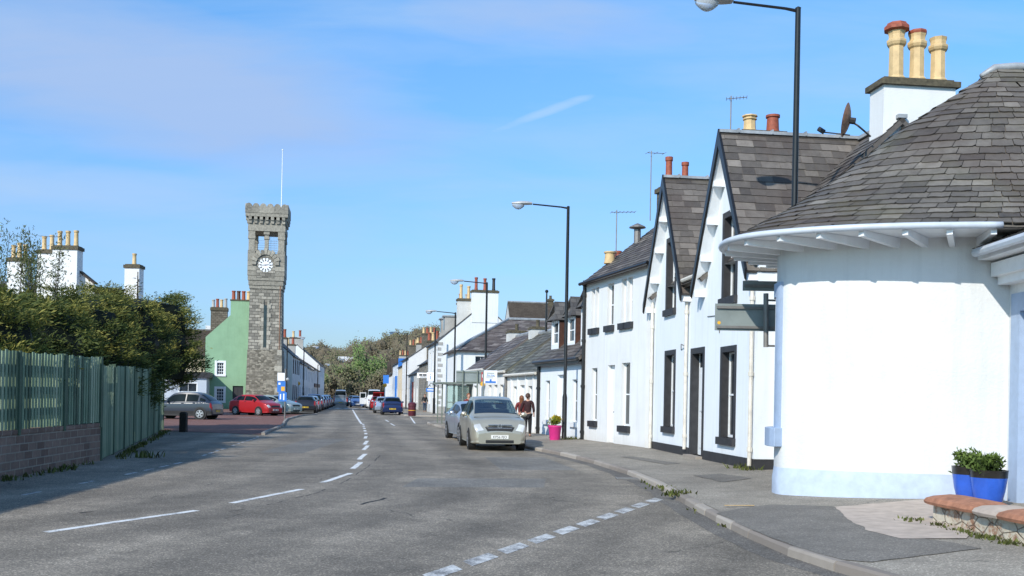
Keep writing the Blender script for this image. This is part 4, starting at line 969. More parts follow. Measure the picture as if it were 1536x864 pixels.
# ------------------------------------------------------------------ far right hand row
def ss(Y): return (Y-84)*1.0135
rows = [  # y0, y1, eave, ridge, wall, roof, label
 (94.6, 106.3, 4.9, 7.6, 'stonewall', 'slatetex', 'grey stone shop with a white fascia sign in the far right hand row'),
 (106.4, 124.6, 4.2, 7.0, 'palegrey', 'slatetex', 'pale house with a red door surround below the broad stone chimney'),
 (124.7, 139, 6.4, 9.0, 'white', 'slatetex', 'white house with an upper bay just beyond the broad stone chimney'),
 (139.1, 150, 5.8, 8.2, 'cream', 'slatebrown', 'cream fronted house in the far right hand row'),
 (150.1, 168, 6.6, 8.8, 'paleblue', 'slatetex', 'pale house with a bright blue gable end in the far right hand row'),
 (168.1, 200, 5.4, 8.4, 'white', 'slatebrown', 'farthest white house of the right hand row, carrying a blue sign')]
for i, (y0, y1, ze, zr, wm, rm, lab) in enumerate(rows):
    f = Fr(F0+sd_*ss(y0), F0+sd_*ss(y1)); n = max(2, int(f.L/4)); hh = []; dd_ = []
    for j in range(n):
        c = f.L*(j+.5)/n
        if ze > 4.5: hh.append((c-.5, c+.5, ze-2.0, ze-.5))
        if j == n//2: dd_.append((c-.45, c+.45, .1, 2.3, 'pink' if i == 1 else 'brownwood'))
        else: hh.append((c-.6, c+.6, .9, 2.5))
    if i == 1: st = [dict(s0=f.L-1.2, s1=f.L-.2, t0=2.2, t1=5.6, z0=5.5, z1=8.3, mat='stonestack', pots=7, ph=1.1, pr=.2, cols=['conered', 'coneyellow', 'conered', 'palegrey'])]
    elif i == 0: st = [dict(s0=f.L-.9, s1=f.L-.1, t0=2.9, t1=4.7, z0=6.5, z1=8.9, mat='stonestack', pots=4, ph=1.0, pr=.18, cols=['coneyellow', 'conered'])]
    else: st = [dict(s0=f.L-.9, s1=f.L-.1, t0=2.6, t1=4.6, z0=zr-1, z1=zr+1.1, mat=['stonestack', 'greyrender'][i % 2], pots=4, ph=.9, pr=.18, cols=['coneyellow', 'conered'])]
    t, rf = house('terraced_house', lab, f, 7.4, ze, zr, wm, rm, hh, dd_, stacks=st, bars=(1, 2), group='houses in the right hand row', surround='whitepaint' if i in (1, 4) else None)
    if i == 4:
        mb = MB(); mb.fbox(f, -.03, -.01, 0, 2.6, 2.6, 7.2); mb.fbox(f, 3, 3.6, -.3, -.02, .1, 4.6); mb.build('blue_panel', M['signblue'], t)
    if i == 1:
        mb = MB(); mb.fbox(f, f.L/2-.95, f.L/2-.6, -.1, -.02, .1, 3.2); mb.fbox(f, f.L/2+.6, f.L/2+.95, -.1, -.02, .1, 3.2); mb.build('pilaster', M['pink'], t)
    if i == 5:
        for a in (2, 9, 16):
            mb = MB(); mb.face([f.pt(a, -.05, ze-.3), f.pt(a+5, -.05, ze-.3), f.pt(a+2.5, -.05, ze+2.4)]); g_ = mb.build('gablet', M['white'], t)
            mb = MB(); slab(mb, [f.pt(a-.2, -.2, ze-.5), f.pt(a+2.5, -.2, ze+2.5), f.pt(a+2.5, 3, ze+2.5), f.pt(a-.2, 3, ze-.5)]); slab(mb, [f.pt(a+5.2, -.2, ze-.5), f.pt(a+2.5, -.2, ze+2.5), f.pt(a+2.5, 3, ze+2.5), f.pt(a+5.2, 3, ze-.5)]); mb.build('gablet_roof', M['slatebrown'], g_)
def sign(name, label, c, w, h, nrm, face, back='signback', th=.05, group=None, cat='sign'):
    """flat board centred at c, facing nrm"""
    c = V(c); n = V((nrm[0], nrm[1], 0)).normalized(); x = V((n.y, -n.x, 0))*-1
    t = thing(name, label, cat, c, group=group)
    f = Fr((0, 0), (1, 0)); f.O = c-x*(w/2); f.O.z = 0; f.d = x; f.n = n; f.L = w
    mb = MB(); mb.fbox(f, 0, w, .0, th, c.z-h/2, c.z+h/2); mb.build('board', M[face], t, bevel=.006)
    return t, f
def bars_on(t, f, items, z, mats, nm='lettering'):
    for m_ in mats:
        mb = MB()
        for a, b, c, d, k in items:
            if k == m_: mb.fbox(f, a, b, -.008, .0, z+c, z+d)
        mb.build(nm, M[m_], t)
def text(t, f, s, s0, z0, size, mat, nm='lettering', t_=-.006):
    cu = bpy.data.curves.new('txt', 'FONT'); cu.body = s; cu.size = size; cu.extrude = .001; cu.align_x = 'CENTER'
    o = bpy.data.objects.new('txt', cu); col.objects.link(o); dg = bpy.context.evaluated_depsgraph_get(); dg.update()
    me = bpy.data.meshes.new_from_object(o.evaluated_get(dg)); bpy.data.objects.remove(o)
    mb = MB(); mb.mesh([f.pt(s0+v.co.x, t_-v.co.z, z0+v.co.y) for v in me.vertices], [tuple(p.vertices) for p in me.polygons])
    return mb.build(nm, M[mat], t)
c = D(635, 563, 96); t, f = sign('shop_sign', 'white hanging shop board on the grey stone shop', c, 1.2, .5, (.0, -1), 'signwhite'); 
bars_on(t, f, [(.2, .5, -.05, .12, 'ink'), (.55, .9, -.05, .12, 'ink'), (.95, 1.1, -.05, .12, 'ink'), (.3, 1.0, -.18, -.12, 'ink')], c.z, ['ink'])
c = D(645.5, 565, 88); t, f = sign('information_sign', 'pale information sign with a letter i by the white corner house', c, .62, .75, (0, -1), 'signwhite'); text(t, f, 'i', .31, c.z-.25, .75, 'signblue')
c = D(646, 585, 85); t, f = sign('hanging_sign', 'blue board below the information sign at the corner house', c, .78, .3, (0, -1), 'signblue'); bars_on(t, f, [(.1, .68, -.03, .05, 'signwhite')], c.z, ['signwhite'])
mb = MB(); mb.path([V((c.x-.3, c.y+.04, c.z+.15)), V((c.x, c.y+.04, c.z+.6)), V((c.x+.5, c.y+.1, c.z+.3))], .03, 5); mb.build('bracket', M['ink'], t)
c = D(579, 569, 165); t, f = sign('wall_sign', 'square blue sign on the farthest white house', c, .95, 1.4, (0, -1), 'signblue')

# ------------------------------------------------------------------ left: clock tower
TB = D(397.5, 612, 98); TB.z = 0
t = thing('clock_tower', 'tall granite clock tower with round topped battlements and open belfry', 'tower', TB)
t.scale = (.87, .87, 1); KX = 1/.87
ta = radians(9); tn = V((sin(ta), -cos(ta), 0)); tx = V((cos(ta), sin(ta), 0))
def tf(w): f = Fr((0, 0), (1, 0)); f.O = TB-tx*w+tn*w; f.d = tx; f.n = tn; f.L = 2*w; return f
def tq(w, z, k):                             # corner k of a square of half width w
    s, c = [(-1, 1), (1, 1), (1, -1), (-1, -1)][k]; return TB+tx*(w*s)+tn*(w*c)+V((0, 0, z))
def tslab(mb, w0, z0, w1, z1, tone=None): mb.hexa([tq(w0, z0, k) for k in range(4)]+[tq(w1, z1, k) for k in range(4)], tone)
zz = lambda py: D(397, py, 98).z
# (heights follow the sighted courses)
z1, z2, z3, z4, z5, z6, z7, z8 = zz(526), zz(433), zz(400), zz(385), zz(352), zz(338), zz(328), zz(316)
mb = MB(); tslab(mb, 2.02, -.3, 1.86, z1); mb.build('base', M['rubble'], t)
mb = MB(); tslab(mb, 1.80, z1, 1.72, z2); sh = mb.build('shaft', M['stone'], t)
def blocks(mb, f, s0, s1, z0, z1, t0=-.03, h=.42, alt=.0, tt=.3):
    z = z0; i = 0
    while z < z1-.05:
        zt = min(z1, z+h); a = alt*(i % 2); mb.fbox(f, s0, s1+a if alt >= 0 else s1, t0, tt, z+.012, zt-.012, R.gauss(.5, .22)); z = zt; i += 1
for k in range(4):                           # quoins
    mb = MB(); mq = MB()
    a = ta+k*pi/2; n_ = V((sin(a), -cos(a), 0)); x_ = V((cos(a), sin(a), 0)); f = Fr((0, 0), (1, 0)); f.O = TB-x_*1.8+n_*1.8; f.d = x_; f.n = n_
    z = z1; i = 0
    while z < z2-.2:
        w_ = .72 if (i+k) % 2 else .46; e = .05+.08*(z-z1)/(z2-z1)
        mb.fbox(f, e-.035, e+w_, e-.035-.0, .3, z+.012, z+.45, R.gauss(.5, .2)); mq.fbox(f, 3.6-e-w_, 3.6-e+.0, e-.03, .3, z+.012, z+.45, R.gauss(.5, .2)); z += .46; i += 1
    z = .1; i = 0
    while z < z1-.3 and k < 2:
        w_ = .8 if i % 2 else .5; mq.fbox(f, 3.82-w_-.18*z/z1, 3.82-.18*z/z1, -.22+.16*z/z1, .3, z, z+.5, R.gauss(.5, .2)); z += .52; i += 1
    mb.build('quoins', M['ashlar'], t); mq.build('quoins', M['ashlar'], t)
fT = tf(1.78)
mb = MB(); mb.fbox(fT, 1.6, 1.96, -.03, .1, zz(522), zz(460)); sl_ = mb.build('slit_window', M['glass'], t)
mb = MB(); z = zz(524); i = 0
while z < zz(458):
    for sg in (0, 1):
        w_ = .42 if i % 2 else .26
        a, b = (1.6-w_, 1.6) if sg == 0 else (1.96, 1.96+w_); mb.fbox(fT, a, b, -.06, .2, z+.01, z+.42, R.gauss(.62, .15))
    z += .43; i += 1
mb.fbox(fT, 1.3, 2.25, -.1, .2, zz(526), zz(523.5), .5); mb.build('surround', M['ashlar'], sl_)
# clock stage: wider, banded
mb = MB()
zs = [zz(436), zz(431), zz(424), zz(417), zz(410), zz(403), zz(396), zz(389)]
for i in range(len(zs)-1):
    w_ = 1.8+.2*min(1, i/2.5); tslab(mb, w_, zs[i]+.03, w_, zs[i+1]-.0, R.gauss(.5, .15)); tslab(mb, w_-.06, zs[i], w_-.06, zs[i]+.04, .1)
mb.build('clock_stage', M['ashlar'], t)
cz = zz(401); fc = tf(2.0); ccx = 2.0-.05
mb = MB()                                    # recessed arched panel, shown by its raised voussoirs
mb.lathe([(.0, 0), (.98, 0)], (0, 0, 0), 24) if False else None
pn = [fc.pt(ccx-1.02, -.012, zz(419))]+[fc.pt(ccx-1.02*cos(pi*k/16), -.012, cz+1.02*sin(pi*k/16)) for k in range(17)]+[fc.pt(ccx+1.02, -.012, zz(419))]
mb.face(pn, .35); mb.build('arched_panel', M['stone'], t)
mb = MB()
for k in range(11):
    a0, a1 = pi*k/11+.02, pi*(k+1)/11-.02; r0, r1 = 1.02, 1.62 if k % 2 else 1.48
    c = [(ccx-r*cos(a), cz+r*sin(a)) for r, a in ((r0, a0), (r0, a1), (r1, a1), (r1, a0))]
    mb.hexa([fc.pt(a, .1, z) for a, z in c]+[fc.pt(a, -.16, z) for a, z in c], R.gauss(.6, .15))
mb.build('arch', M['ashlar'], t)
mb = MB(); n = 32; ck = []
def disc(mb, r, t_, z=cz, n=32): mb.face([fc.pt(ccx+KX*r*cos(2*pi*k/n), t_, z+r*sin(2*pi*k/n)) for k in range(n)])
disc(mb, .52, -.06); cd = mb.build('clock_face', M['signwhite'], t)
mb = MB()
for k in range(12):
    a = 2*pi*k/12; ca, sa = cos(a), sin(a)
    c = [(ccx+r*ca-q*sa, cz+r*sa+q*ca) for r, q in ((.36, -.035), (.52, -.06), (.52, .06), (.36, .035))]; mb.face([fc.pt(ccx+(x-ccx)*KX, -.066, z) for x, z in c])
for a, l_, w_ in ((radians(8), .34, .05), (radians(184), .46, .035)):
    ca, sa = cos(a), sin(a); c = [(ccx+r*ca-q*sa, cz+r*sa+q*ca) for r, q in ((-.08, -w_), (l_, -w_*.4), (l_, w_*.4), (-.08, w_))]; mb.face([fc.pt(ccx+(x-ccx)*KX, -.075, z) for x, z in c])
mb.build('hands', M['ink'], cd)
mb = MB()
for k in range(12):
    a = 2*pi*(k+.5)/12; c = (ccx+.57*cos(a)*KX, cz+.57*sin(a)); mb.face([fc.pt(c[0]+.12*KX*cos(2*pi*j/10), -.05, c[1]+.12*sin(2*pi*j/10)) for j in range(10)])
mb.build('numeral_ring', M['signwhite'], cd)
# belfry: corner piers, middle piers, lintel
zb0, zb1 = zz(389), zz(351)
mb = MB(); tslab(mb, 2.0, zb0, 2.0, zb0+.35, .5)
for k in range(4):
    s, c = [(-1, 1), (1, 1), (1, -1), (-1, -1)][k]; q = TB+tx*(1.6*s)+tn*(1.6*c)
    def pier(mb, q, w, z0, z1, tone): mb.hexa([q+tx*a*w+tn*b*w+V((0, 0, z)) for z in (z0, z1) for a, b in ((-1, 1), (1, 1), (1, -1), (-1, -1))], tone)
    pier(mb, q, .33, zb0, zb1, .55); pier(mb, q, .4, zb0+.3, zb0+.6, .45); pier(mb, q, .4, zb1-.75, zb1-.5, .6); pier(mb, q, .37, zb1-.5, zb1, .5)
    if k > 1: continue
    m_ = TB+(tn*1.6*c if k % 2 == 0 else tx*1.6*s)
    pier(mb, m_, .21, zb0, zb1, .55); pier(mb, m_, .29, zb1-.75, zb1-.5, .6); pier(mb, m_, .32, zb1-.3, zb1, .5); pier(mb, m_, .28, zb0+.3, zb0+.6, .45)
mb.build('belfry', M['ashlar'], t)
mb = MB(); tslab(mb, 2.02, zb1, 2.02, zb1+.5, .55); tslab(mb, 1.96, zb1+.5, 1.96, zb1+1.15, .5); mb.build('lintel', M['ashlar'], t)
mb = MB(); fr_ = tf(1.5)                      # railing in the openings
for z in [zb0+.5+.22*k for k in range(6)]: mb.fbox(fr_, .3, 2.7, 0, .02, z, z+.025)
for s in [1.7+.16*k for k in range(6)]: mb.fbox(fr_, s, s+.02, 0, .02, zb0+.4, zb1)
mb.build('railing', M['galv'], t)
mb = MB(); zc = zb1+.75
for k in range(4):
    a = ta+k*pi/2; n_ = V((sin(a), -cos(a), 0)); x_ = V((cos(a), sin(a), 0)); f = Fr((0, 0), (1, 0)); f.O = TB-x_*2.0+n_*2.0; f.d = x_; f.n = n_
    for j in range(7):
        s = .05+j*.6; mb.fbox(f, s, s+.34, -.12, .2, zc-.02, zc+.3, R.gauss(.5, .15)); mb.fbox(f, s, s+.34, -.25, .2, zc+.3, zc+.62, R.gauss(.5, .15))
tslab(mb, 2.28, zc+.62, 2.28, zc+.95, .5); mb.build('corbels', M['ashlar'], t)
for k in range(4):
    a = ta+k*pi/2; n_ = V((sin(a), -cos(a), 0)); x_ = V((cos(a), sin(a), 0)); f = Fr((0, 0), (1, 0)); f.O = TB-x_*2.3+n_*2.3; f.d = x_; f.n = n_
    for j in range(6):
        c = .38+j*.768; rr = .385; pts = [(c-rr, zc+.95)]+[(c-rr*cos(pi*i/10), zc+1.45+rr*1.1*sin(pi*i/10)) for i in range(11)]+[(c+rr, zc+.95)]
        mb = MB(); m_ = len(pts); mb.mesh([f.pt(x, -.02, z) for x, z in pts]+[f.pt(x, .32, z) for x, z in pts], [tuple(range(m_)), tuple(range(2*m_-1, m_-1, -1))]+[(i, (i+1) % m_, m_+(i+1) % m_, m_+i) for i in range(m_)], R.gauss(.45, .15)); mb.build('merlon', M['ashlar'], t)
p = D(422, 316, 98); p.x = TB.x+(p.x-TB.x)*KX; mb = MB(); mb.tube(V((p.x, p.y, zc+.9)), V((p.x+.02, p.y, D(424, 225, 98).z)), .07, .035, 8); mb.ball(V((p.x+.02, p.y, D(424, 225, 98).z)), .09, 8, 6); mb.build('flagpole', M['whitepaint'], t)
mb = MB(); p = fT.pt(3.35, -.05, 0); mb.path([p+V((0, 0, z1)), p+V((.0, 0, z8))], .035, 5); mb.build('lightning_conductor', M['rust'], t)

# ------------------------------------------------------------------ left: green gable and its neighbours
GY = 97.5
g0, g1 = D(306.5, 612, GY), D(392, 612, GY+1.)
f = Fr(g0, g1)
if f.n.y > 0: f = Fr(g1, g0)
gs = (lambda s: s) if (f.O-V((g0.x, g0.y, 0))).length < .2 else (lambda s: f.L-s)
t = thing('green_gabled_house', 'sage green gabled house beside the clock tower with white margined windows', 'house', f.pt(f.L/2, 0, 0))
gz = lambda py: D(340, py, GY).z
def gx(px): return (px-306.5)/1500*GY
apx = gx(355)
hG = [tuple(sorted((gs(gx(323.5)), gs(gx(333.5)))))+(gz(562), gz(544)), tuple(sorted((gs(gx(323.5)), gs(gx(334)))))+(gz(602), gz(583))]
dG = [tuple(sorted((gs(gx(347)), gs(gx(362.5)))))+(.1, gz(578.5))]
ev = gz(506)
mb = MB(); wall(mb, f, 0, f.L, -.1, ev, hG+dG)
top = gz(450); mb.face([f.pt(gs(0), 0, ev), f.pt(gs(gx(342)), 0, gz(472)), f.pt(gs(gx(342)), 0, top), f.pt(gs(gx(371)), 0, top), f.pt(gs(gx(371)), 0, gz(478)), f.pt(gs(f.L), 0, ev)])
for s in (0, f.L): mb.face([f.pt(s, 0, -.1), f.pt(s, 11, -.1), f.pt(s, 11, ev), f.pt(s, 0, ev)])
mb.fbox(f, *sorted((gs(gx(342)), gs(gx(371)))), .003, .9, gz(485), top)
mb.build('wall', M['greenwall'], t)
for h in hG: window(f, t, *h, t=.1, surround='whitepaint', sw=.2, bars=(3, 4), sill='whitepaint')
door(f, t, *dG[0], mat='charcoal')
mb = MB(); rz_ = gz(468)
for a, e_ in ((0, -.1), (f.L, f.L+.1)): slab(mb, [f.pt(gs(e_), .15, ev-.05), f.pt(gs(apx), .15, rz_), f.pt(gs(apx), 11, rz_), f.pt(gs(e_), 11, ev-.05)], .1)
rf = mb.build('roof', M['slatebrown'], t)
mb = MB(); mb.fbox(f, *sorted((gs(gx(341)), gs(gx(372.5)))), -.06, 1., top, top+.12); ck = mb.build('chimney', M['cope'], rf)
for k in range(4):
    mb = MB(); pot_mesh(mb, f.pt(gs(gx(345.5+k*7.3)), .45, top+.1), .9, .19, 1); mb.build('chimney_pot', M[['conered', 'brownwood', 'conered', 'coneyellow'][k]], ck, smooth=2)
# cream house behind, broad stone stack
c0 = D(268, 612, 103); c1 = D(340, 612, 104.5); f = Fr(c0, c1)
if f.n.y > 0: f = Fr(c1, c0)
t, rf = house('cream_house', 'cream house with a brown slate roof left of the green gable', f, 8, gz(530), gz(486), 'cream', 'slatebrown', [(1.2, 2.1, 3.4, 4.8)], gut='black')
sx0, sx1 = D(316, 480, 106), D(341, 480, 106.4); ff = Fr(sx0, sx1)
if ff.n.y > 0: ff = Fr(sx1, sx0)
stack(rf, ff, 0, ff.L, 0, 1.2, gz(505), gz(455), 'stonestack', 4, ph=.95, pr=.17, cols=['greyrender', 'coneyellow', 'conered'], cope=.3)
mb = MB(); mb.fbox(f, 0, 2.2, 2.5, 3, gz(486), gz(480)); mb.build('roof_light', M['whitepaint'], rf)
# low flat roofed building
a0, a1 = D(236, 612, 92), D(309, 612, 93); f = Fr(a0, a1)
if f.n.y > 0: f = Fr(a1, a0)
t = thing('flat_roofed_annexe', 'low pale blue grey flat roofed building with a dark fascia behind the grey car', 'building', f.pt(f.L/2, 0, 0))
az_ = lambda py: D(290, py, 92).z
fs = lambda px: (px-236)/1500*92 if (f.O-V((a0.x, a0.y, 0))).length < .3 else f.L-(px-236)/1500*92
h = tuple(sorted((fs(267), fs(292))))+(az_(588), az_(575))
mb = MB(); wall(mb, f, 0, f.L, -.1, az_(562), [h]); 
for s in (0, f.L): mb.face([f.pt(s, 0, -.1), f.pt(s, 7, -.1), f.pt(s, 7, az_(562)), f.pt(s, 0, az_(562))])
mb.build('wall', M['paleblue'], t); window(f, t, *h, bars=(2, 1), surround='whitepaint', sw=.08, sill='whitepaint')
mb = MB(); mb.fbox(f, -.3, f.L+.3, -.25, 7.2, az_(566), az_(557.5)); mb.build('roof', M['charcoal'], t)

# left hand far row: facades face the road (sighted far to near)
l0 = V((-22.8, 103.5, 0)); ld = V((-.137, 1, 0)).normalized()
LR = [(0.2, 10.4, 5.6, 8.2, 'offwhite', 'slatetex', 'grey harled house just beyond the clock tower', 3), (10.5, 23.4, 5.2, 8.0, 'white', 'slatebrown', 'pale grey house with buff pots in the left hand row', 5),
      (23.5, 36.4, 5.0, 7.6, 'white', 'slatetex', 'off white house in the middle of the left hand row', 3), (36.5, 51.4, 5.2, 7.4, 'white', 'slatebrown', 'off white shop with a dark fascia in the left hand row', 3), (51.5, 66., 6.2, 9.2, 'white', 'slatetex', 'farthest white gabled house of the left hand row', 2)]
for i, (sa, sb, ze, zr, wm, rm, lab, np_) in enumerate(LR):
    f = Fr(l0+ld*sb, l0+ld*sa); n = 4; hh = []; dd_ = []
    for j in range(n):
        c = f.L*(j+.5)/n; hh.append((c-.45, c+.45, ze-1.9, ze-.5))
        if j == 1: dd_.append((c-.45, c+.45, .1, 2.3))
        else: hh.append((c-.5, c+.5, .9, 2.4))
    t, rf = house('terraced_house', lab, f, 5.6 if i == 0 else 7, ze, zr, wm, rm, hh, dd_, group='houses in the left hand row', bars=(1, 2), surround='charcoal' if i == 0 else None,
                  stacks=[dict(s0=f.L-.8, s1=f.L-.05, t0=2.6, t1=4.6, z0=zr-.8, z1=zr+.9, mat='stonestack' if i < 2 else 'greyrender', pots=np_, ph=1.05, pr=.2, cols=['coneyellow'] if i == 1 else ['conered', 'coneyellow'])])
    if i == 3:
        mb = MB(); mb.fbox(f, 1, f.L-1, -.15, -.02, 2.6, 3.1); mb.build('fascia', M['brownwood'], t)

# ------------------------------------------------------------------ house behind the hedge, chimneys showing
YH = 62.
h0, h1 = D(-30, 612, YH), D(205, 612, YH+4); f = Fr(h0, h1)
if f.n.y > 0: f = Fr(h1, h0)
t, rf = house('villa', 'white villa behind the hedge with tall white chimneys', f, 7, 6.4, 8.5, 'white', 'slatebrown', [(2, 3, 3.8, 5.4), (6, 7, 3.8, 5.4)], gut=None)
def chim(px0, px1, pyt, Y, n, ph, cols, dpth=.8, z0=7.0):
    a, b = D(px0, pyt, Y), D(px1, pyt, Y); ff = Fr(a, b)
    if ff.n.y > 0: ff = Fr(b, a)
    return stack(rf, ff, 0, ff.L, 0, dpth, z0, a.z-.16, 'white', n, ph=ph, pr=.14, cols=cols, cope=.2)
chim(79, 116, 370, 60, 3, .92, ['coneyellow']); chim(56, 79, 376, 61, 2, .95, ['coneyellow']); chim(11, 38, 388, 63, 3, .9, ['coneyellow']); chim(187, 209, 398, 65.5, 1, .7, ['coneyellow'])
a = D(117, 404, 60.4); b = D(141, 424, 60.4); c = D(90, 424, 60.4)
mb = MB(); mb.face([V((a.x-1.0, a.y+.1, a.z+.7)), V((b.x, b.y+.1, b.z)), V((b.x, b.y+.1, 5)), V((c.x-1, c.y+.1, 5)), V((c.x-1, c.y+.1, c.z+.3))]); mb.build('gable', M['offwhite'], t)
mb = MB(); slab(mb, [V((a.x-1.0, a.y-.02, a.z+.78)), V((b.x+.05, b.y-.02, b.z)), V((b.x+.05, b.y+.5, b.z)), V((a.x-1., a.y+.5, a.z+.78))], .1); mb.build('gable_roof', M['slatebrown'], rf)
aerial(D(80, 358, 60.4)-V((0, 0, .4)), .6, 'spindly aerial above the white villa chimneys', pi-.1, 6, .9)

# ------------------------------------------------------------------ round house on the right
EV = [(9.5, 19.3), (7.6, 19.1), (6.0, 18.75), (4.75, 18.2), (3.95, 17.45), (3.5, 16.7), (3.39, 16.03), (3.48, 15.55), (3.72, 15.17), (4.13, 14.84), (4.58, 14.57), (5.08, 14.36), (5.64, 14.2), (6.22, 14.09), (6.85, 14.01), (7.6, 13.96), (8.6, 13.94), (12, 13.93), (16, 13.93)]
def crom(pts, n):
    out = []; P_ = [V((*p, 0)) for p in pts]
    for i in range(len(P_)-1):
        p0, p1, p2, p3 = P_[max(i-1, 0)], P_[i], P_[i+1], P_[min(i+2, len(P_)-1)]
        for k in range(n):
            u = k/n; out.append(.5*((2*p1)+(p2-p0)*u+(2*p0-5*p1+4*p2-p3)*u*u+(3*p1-p0-3*p2+p3)*u**3))
    out.append(P_[-1]); return out
EC = crom(EV, 8)
acc = [0.]
for a, b in zip(EC, EC[1:]): acc.append(acc[-1]+(b-a).length)
ETOT = acc[-1]
def at_(d, C=EC):
    d = min(max(d, 0), ETOT-1e-6); lo, hi = 0, len(acc)-1
    while hi-lo > 1:
        m_ = (lo+hi)//2
        if acc[m_] <= d: lo = m_
        else: hi = m_
    u = (d-acc[lo])/(acc[lo+1]-acc[lo]); return C[lo].lerp(C[lo+1], u)
def nrm_(d): 
    a, b = at_(d-.15), at_(d+.15); e = (b-a).normalized(); return V((e.y, -e.x, 0))   # outward
INS = .87
WC = [p-nrm_(s)*INS for p, s in zip(EC, acc)]
def wat(d): return at_(d, WC)
EZ = 4.17; APX = V((8.25, 17.2, 7.42))
RC = V((6.4, 16.8, 0))
t = thing('round_house', 'white round fronted house with a conical slate roof and pale blue trim', 'house', V((7, 17, 0)))
mb = MB(); N = 110
d0_, d1_ = 0., ETOT
def zw(p): return -.1
mb.grid(lambda a, b: wat(d0_+(d1_-d0_)*a)+V((0, 0, -.15+(EZ+.25)*b)), N, 6); wl = mb.build('wall', M['bowwhite'], t, smooth=True)
mb = MB(); mb.grid(lambda a, b: wat(d0_+(d1_-d0_)*a)+nrm_(d0_+(d1_-d0_)*a)*(.025 if b < .99 else .0)+V((0, 0, -.15+.72*min(1, b*1.02))), N, 4); mb.build('plinth', M['plinthblue'], t, smooth=True)
# roof surface
def top_(d):
    p = at_(d); return APX if p.x < APX.x else V((p.x, APX.y, APX.z))
def roofp(d, w_):
    e = at_(d); q = top_(d); p = e.lerp(q, w_); z = EZ+(q.z-EZ)*(w_-.045*sin(pi*min(1, w_*1.6))*(1 if w_ < .625 else 0)); return V((p.x, p.y, z))
mb = MB(); mb.grid(lambda a, b: roofp(ETOT*a, b)-V((0, 0, .05)), 120, 12)
SL = 5.0; nc = 27
for j in range(nc):
    w0, w1 = j/nc, min(1, (j+1.12)/nc); d = -R.random()*.3; base = R.gauss(.45, .07)
    circ = max(.05, 1-w0)
    while d < ETOT:
        scale = 1. if at_(d).x > APX.x else circ
        wd = R.uniform(.22, .4)/max(scale, .12); a, b = d, min(ETOT, d+wd); d += wd
        if b-a < .05: continue
        a = max(a, 0); g = .005/max(scale, .12)
        jj = R.uniform(-.05, .05)/nc; p0, p1, p2, p3 = roofp(a+g, max(0, w0+jj)), roofp(b-g, max(0, w0+jj+R.uniform(-.03, .03)/nc)), roofp(b-g, w1), roofp(a+g, w1)
        n_ = (p1-p0).cross(p3-p0)
        if n_.length < 1e-9: continue
        n_.normalize(); n_ = n_ if n_.z > 0 else -n_
        lf = n_*(.018+R.uniform(0, .012)); tn_ = min(1, max(0, R.gauss(base, .14)))
        dn_ = (p0-p3).normalized(); ed = [p0.lerp(p1, q_)+lf+dn_*(R.uniform(-.011, .008)-(.03 if q_ in (0, 1) and R.random() < .22 else 0)) for q_ in (0, .12, .35, .65, .88, 1)]
        mb.face(ed+[p2+n_*.003, p3+n_*.003], tn_)
        for e0_, e1_ in zip(ed, ed[1:]): mb.face([e0_-n_*.018, e1_-n_*.018, e1_, e0_], tn_*.3)
rf = mb.build('roof', M['slate'], t)
mb = MB(); mb.path([APX+V((-.3, -.05, -.16)), APX+V((-.05, 0, .0)), APX+V((.3, 0, .03)), V((16, APX.y, APX.z+.03))], [.05, .07, .075, .075], 8); mb.build('ridge_flashing', M['lead'], rf, smooth=True)
mb = MB(); pts = [at_(ETOT*k/140)+nrm_(ETOT*k/140)*.03+V((0, 0, EZ-.03)) for k in range(141) if at_(ETOT*k/140).x < 6.95 or k < 70]
mb.path(pts, .05, 8); mb.build('gutter', M['greypaint'], t, smooth=True)
mb = MB(); mb.grid(lambda a, b: (wat(ETOT*a)).lerp(at_(ETOT*a), b)+V((0, 0, EZ-.06-.0*b)), 120, 2); mb.build('soffit', M['whitepaint'], t)
# rafter feet
d = 2.2
while d < ETOT-3.2:
    e = at_(d); n_ = (e-V((7.2, 16.3, 0))).normalized(); x_ = V((-n_.y, n_.x, 0))*.04
    a, b = e-n_*1.2, e-n_*.03
    mb = MB(); mb.hexa([a-x_+V((0, 0, EZ-.22)), a+x_+V((0, 0, EZ-.22)), b+x_+V((0, 0, EZ-.15)), b-x_+V((0, 0, EZ-.15)), a-x_+V((0, 0, EZ-.063)), a+x_+V((0, 0, EZ-.063)), b+x_+V((0, 0, EZ-.063)), b-x_+V((0, 0, EZ-.063))])
    mb.build('rafter_foot', M['whitepaint'], t); d += .6
# window on the hidden left flank, seen by its pale blue margin
iw = min((i for i in range(len(WC)) if WC[i].y < 17.6 and WC[i].x < 6), key=lambda i: WC[i].x/WC[i].y); ds = acc[iw]
z0w, z1w = 1.2, 3.3
def wstrip(mb, d0, d1, z0, z1, o0, n=6):      # a band that follows the curved wall
    P_ = lambda u, z, o: wat(d0+(d1-d0)*u)+nrm_(d0+(d1-d0)*u)*o+V((0, 0, z))
    vs = [P_(k/n, z, o) for k in range(n+1) for z, o in ((z0, -.1), (z0, o0), (z1, o0), (z1, -.1))]
    fs = [(4*k+j, 4*k+4+j, 4*k+5+j, 4*k+1+j) for k in range(n) for j in range(3)]+[(0, 1, 2, 3), (4*n+3, 4*n+2, 4*n+1, 4*n)]
    mb.mesh(vs, fs)
mb = MB(); wstrip(mb, ds+.42, ds+.92, z0w, z1w+.22, .045); wstrip(mb, ds-.9, ds-.6, z0w, z1w+.22, .045); wstrip(mb, ds-.6, ds+.42, z1w, z1w+.22, .045); ws = mb.build('window', M['trimblue'], t)
mb = MB(); wstrip(mb, ds-.6, ds+.42, z0w, z1w, .006); mb.build('pane', M['glass'], ws)
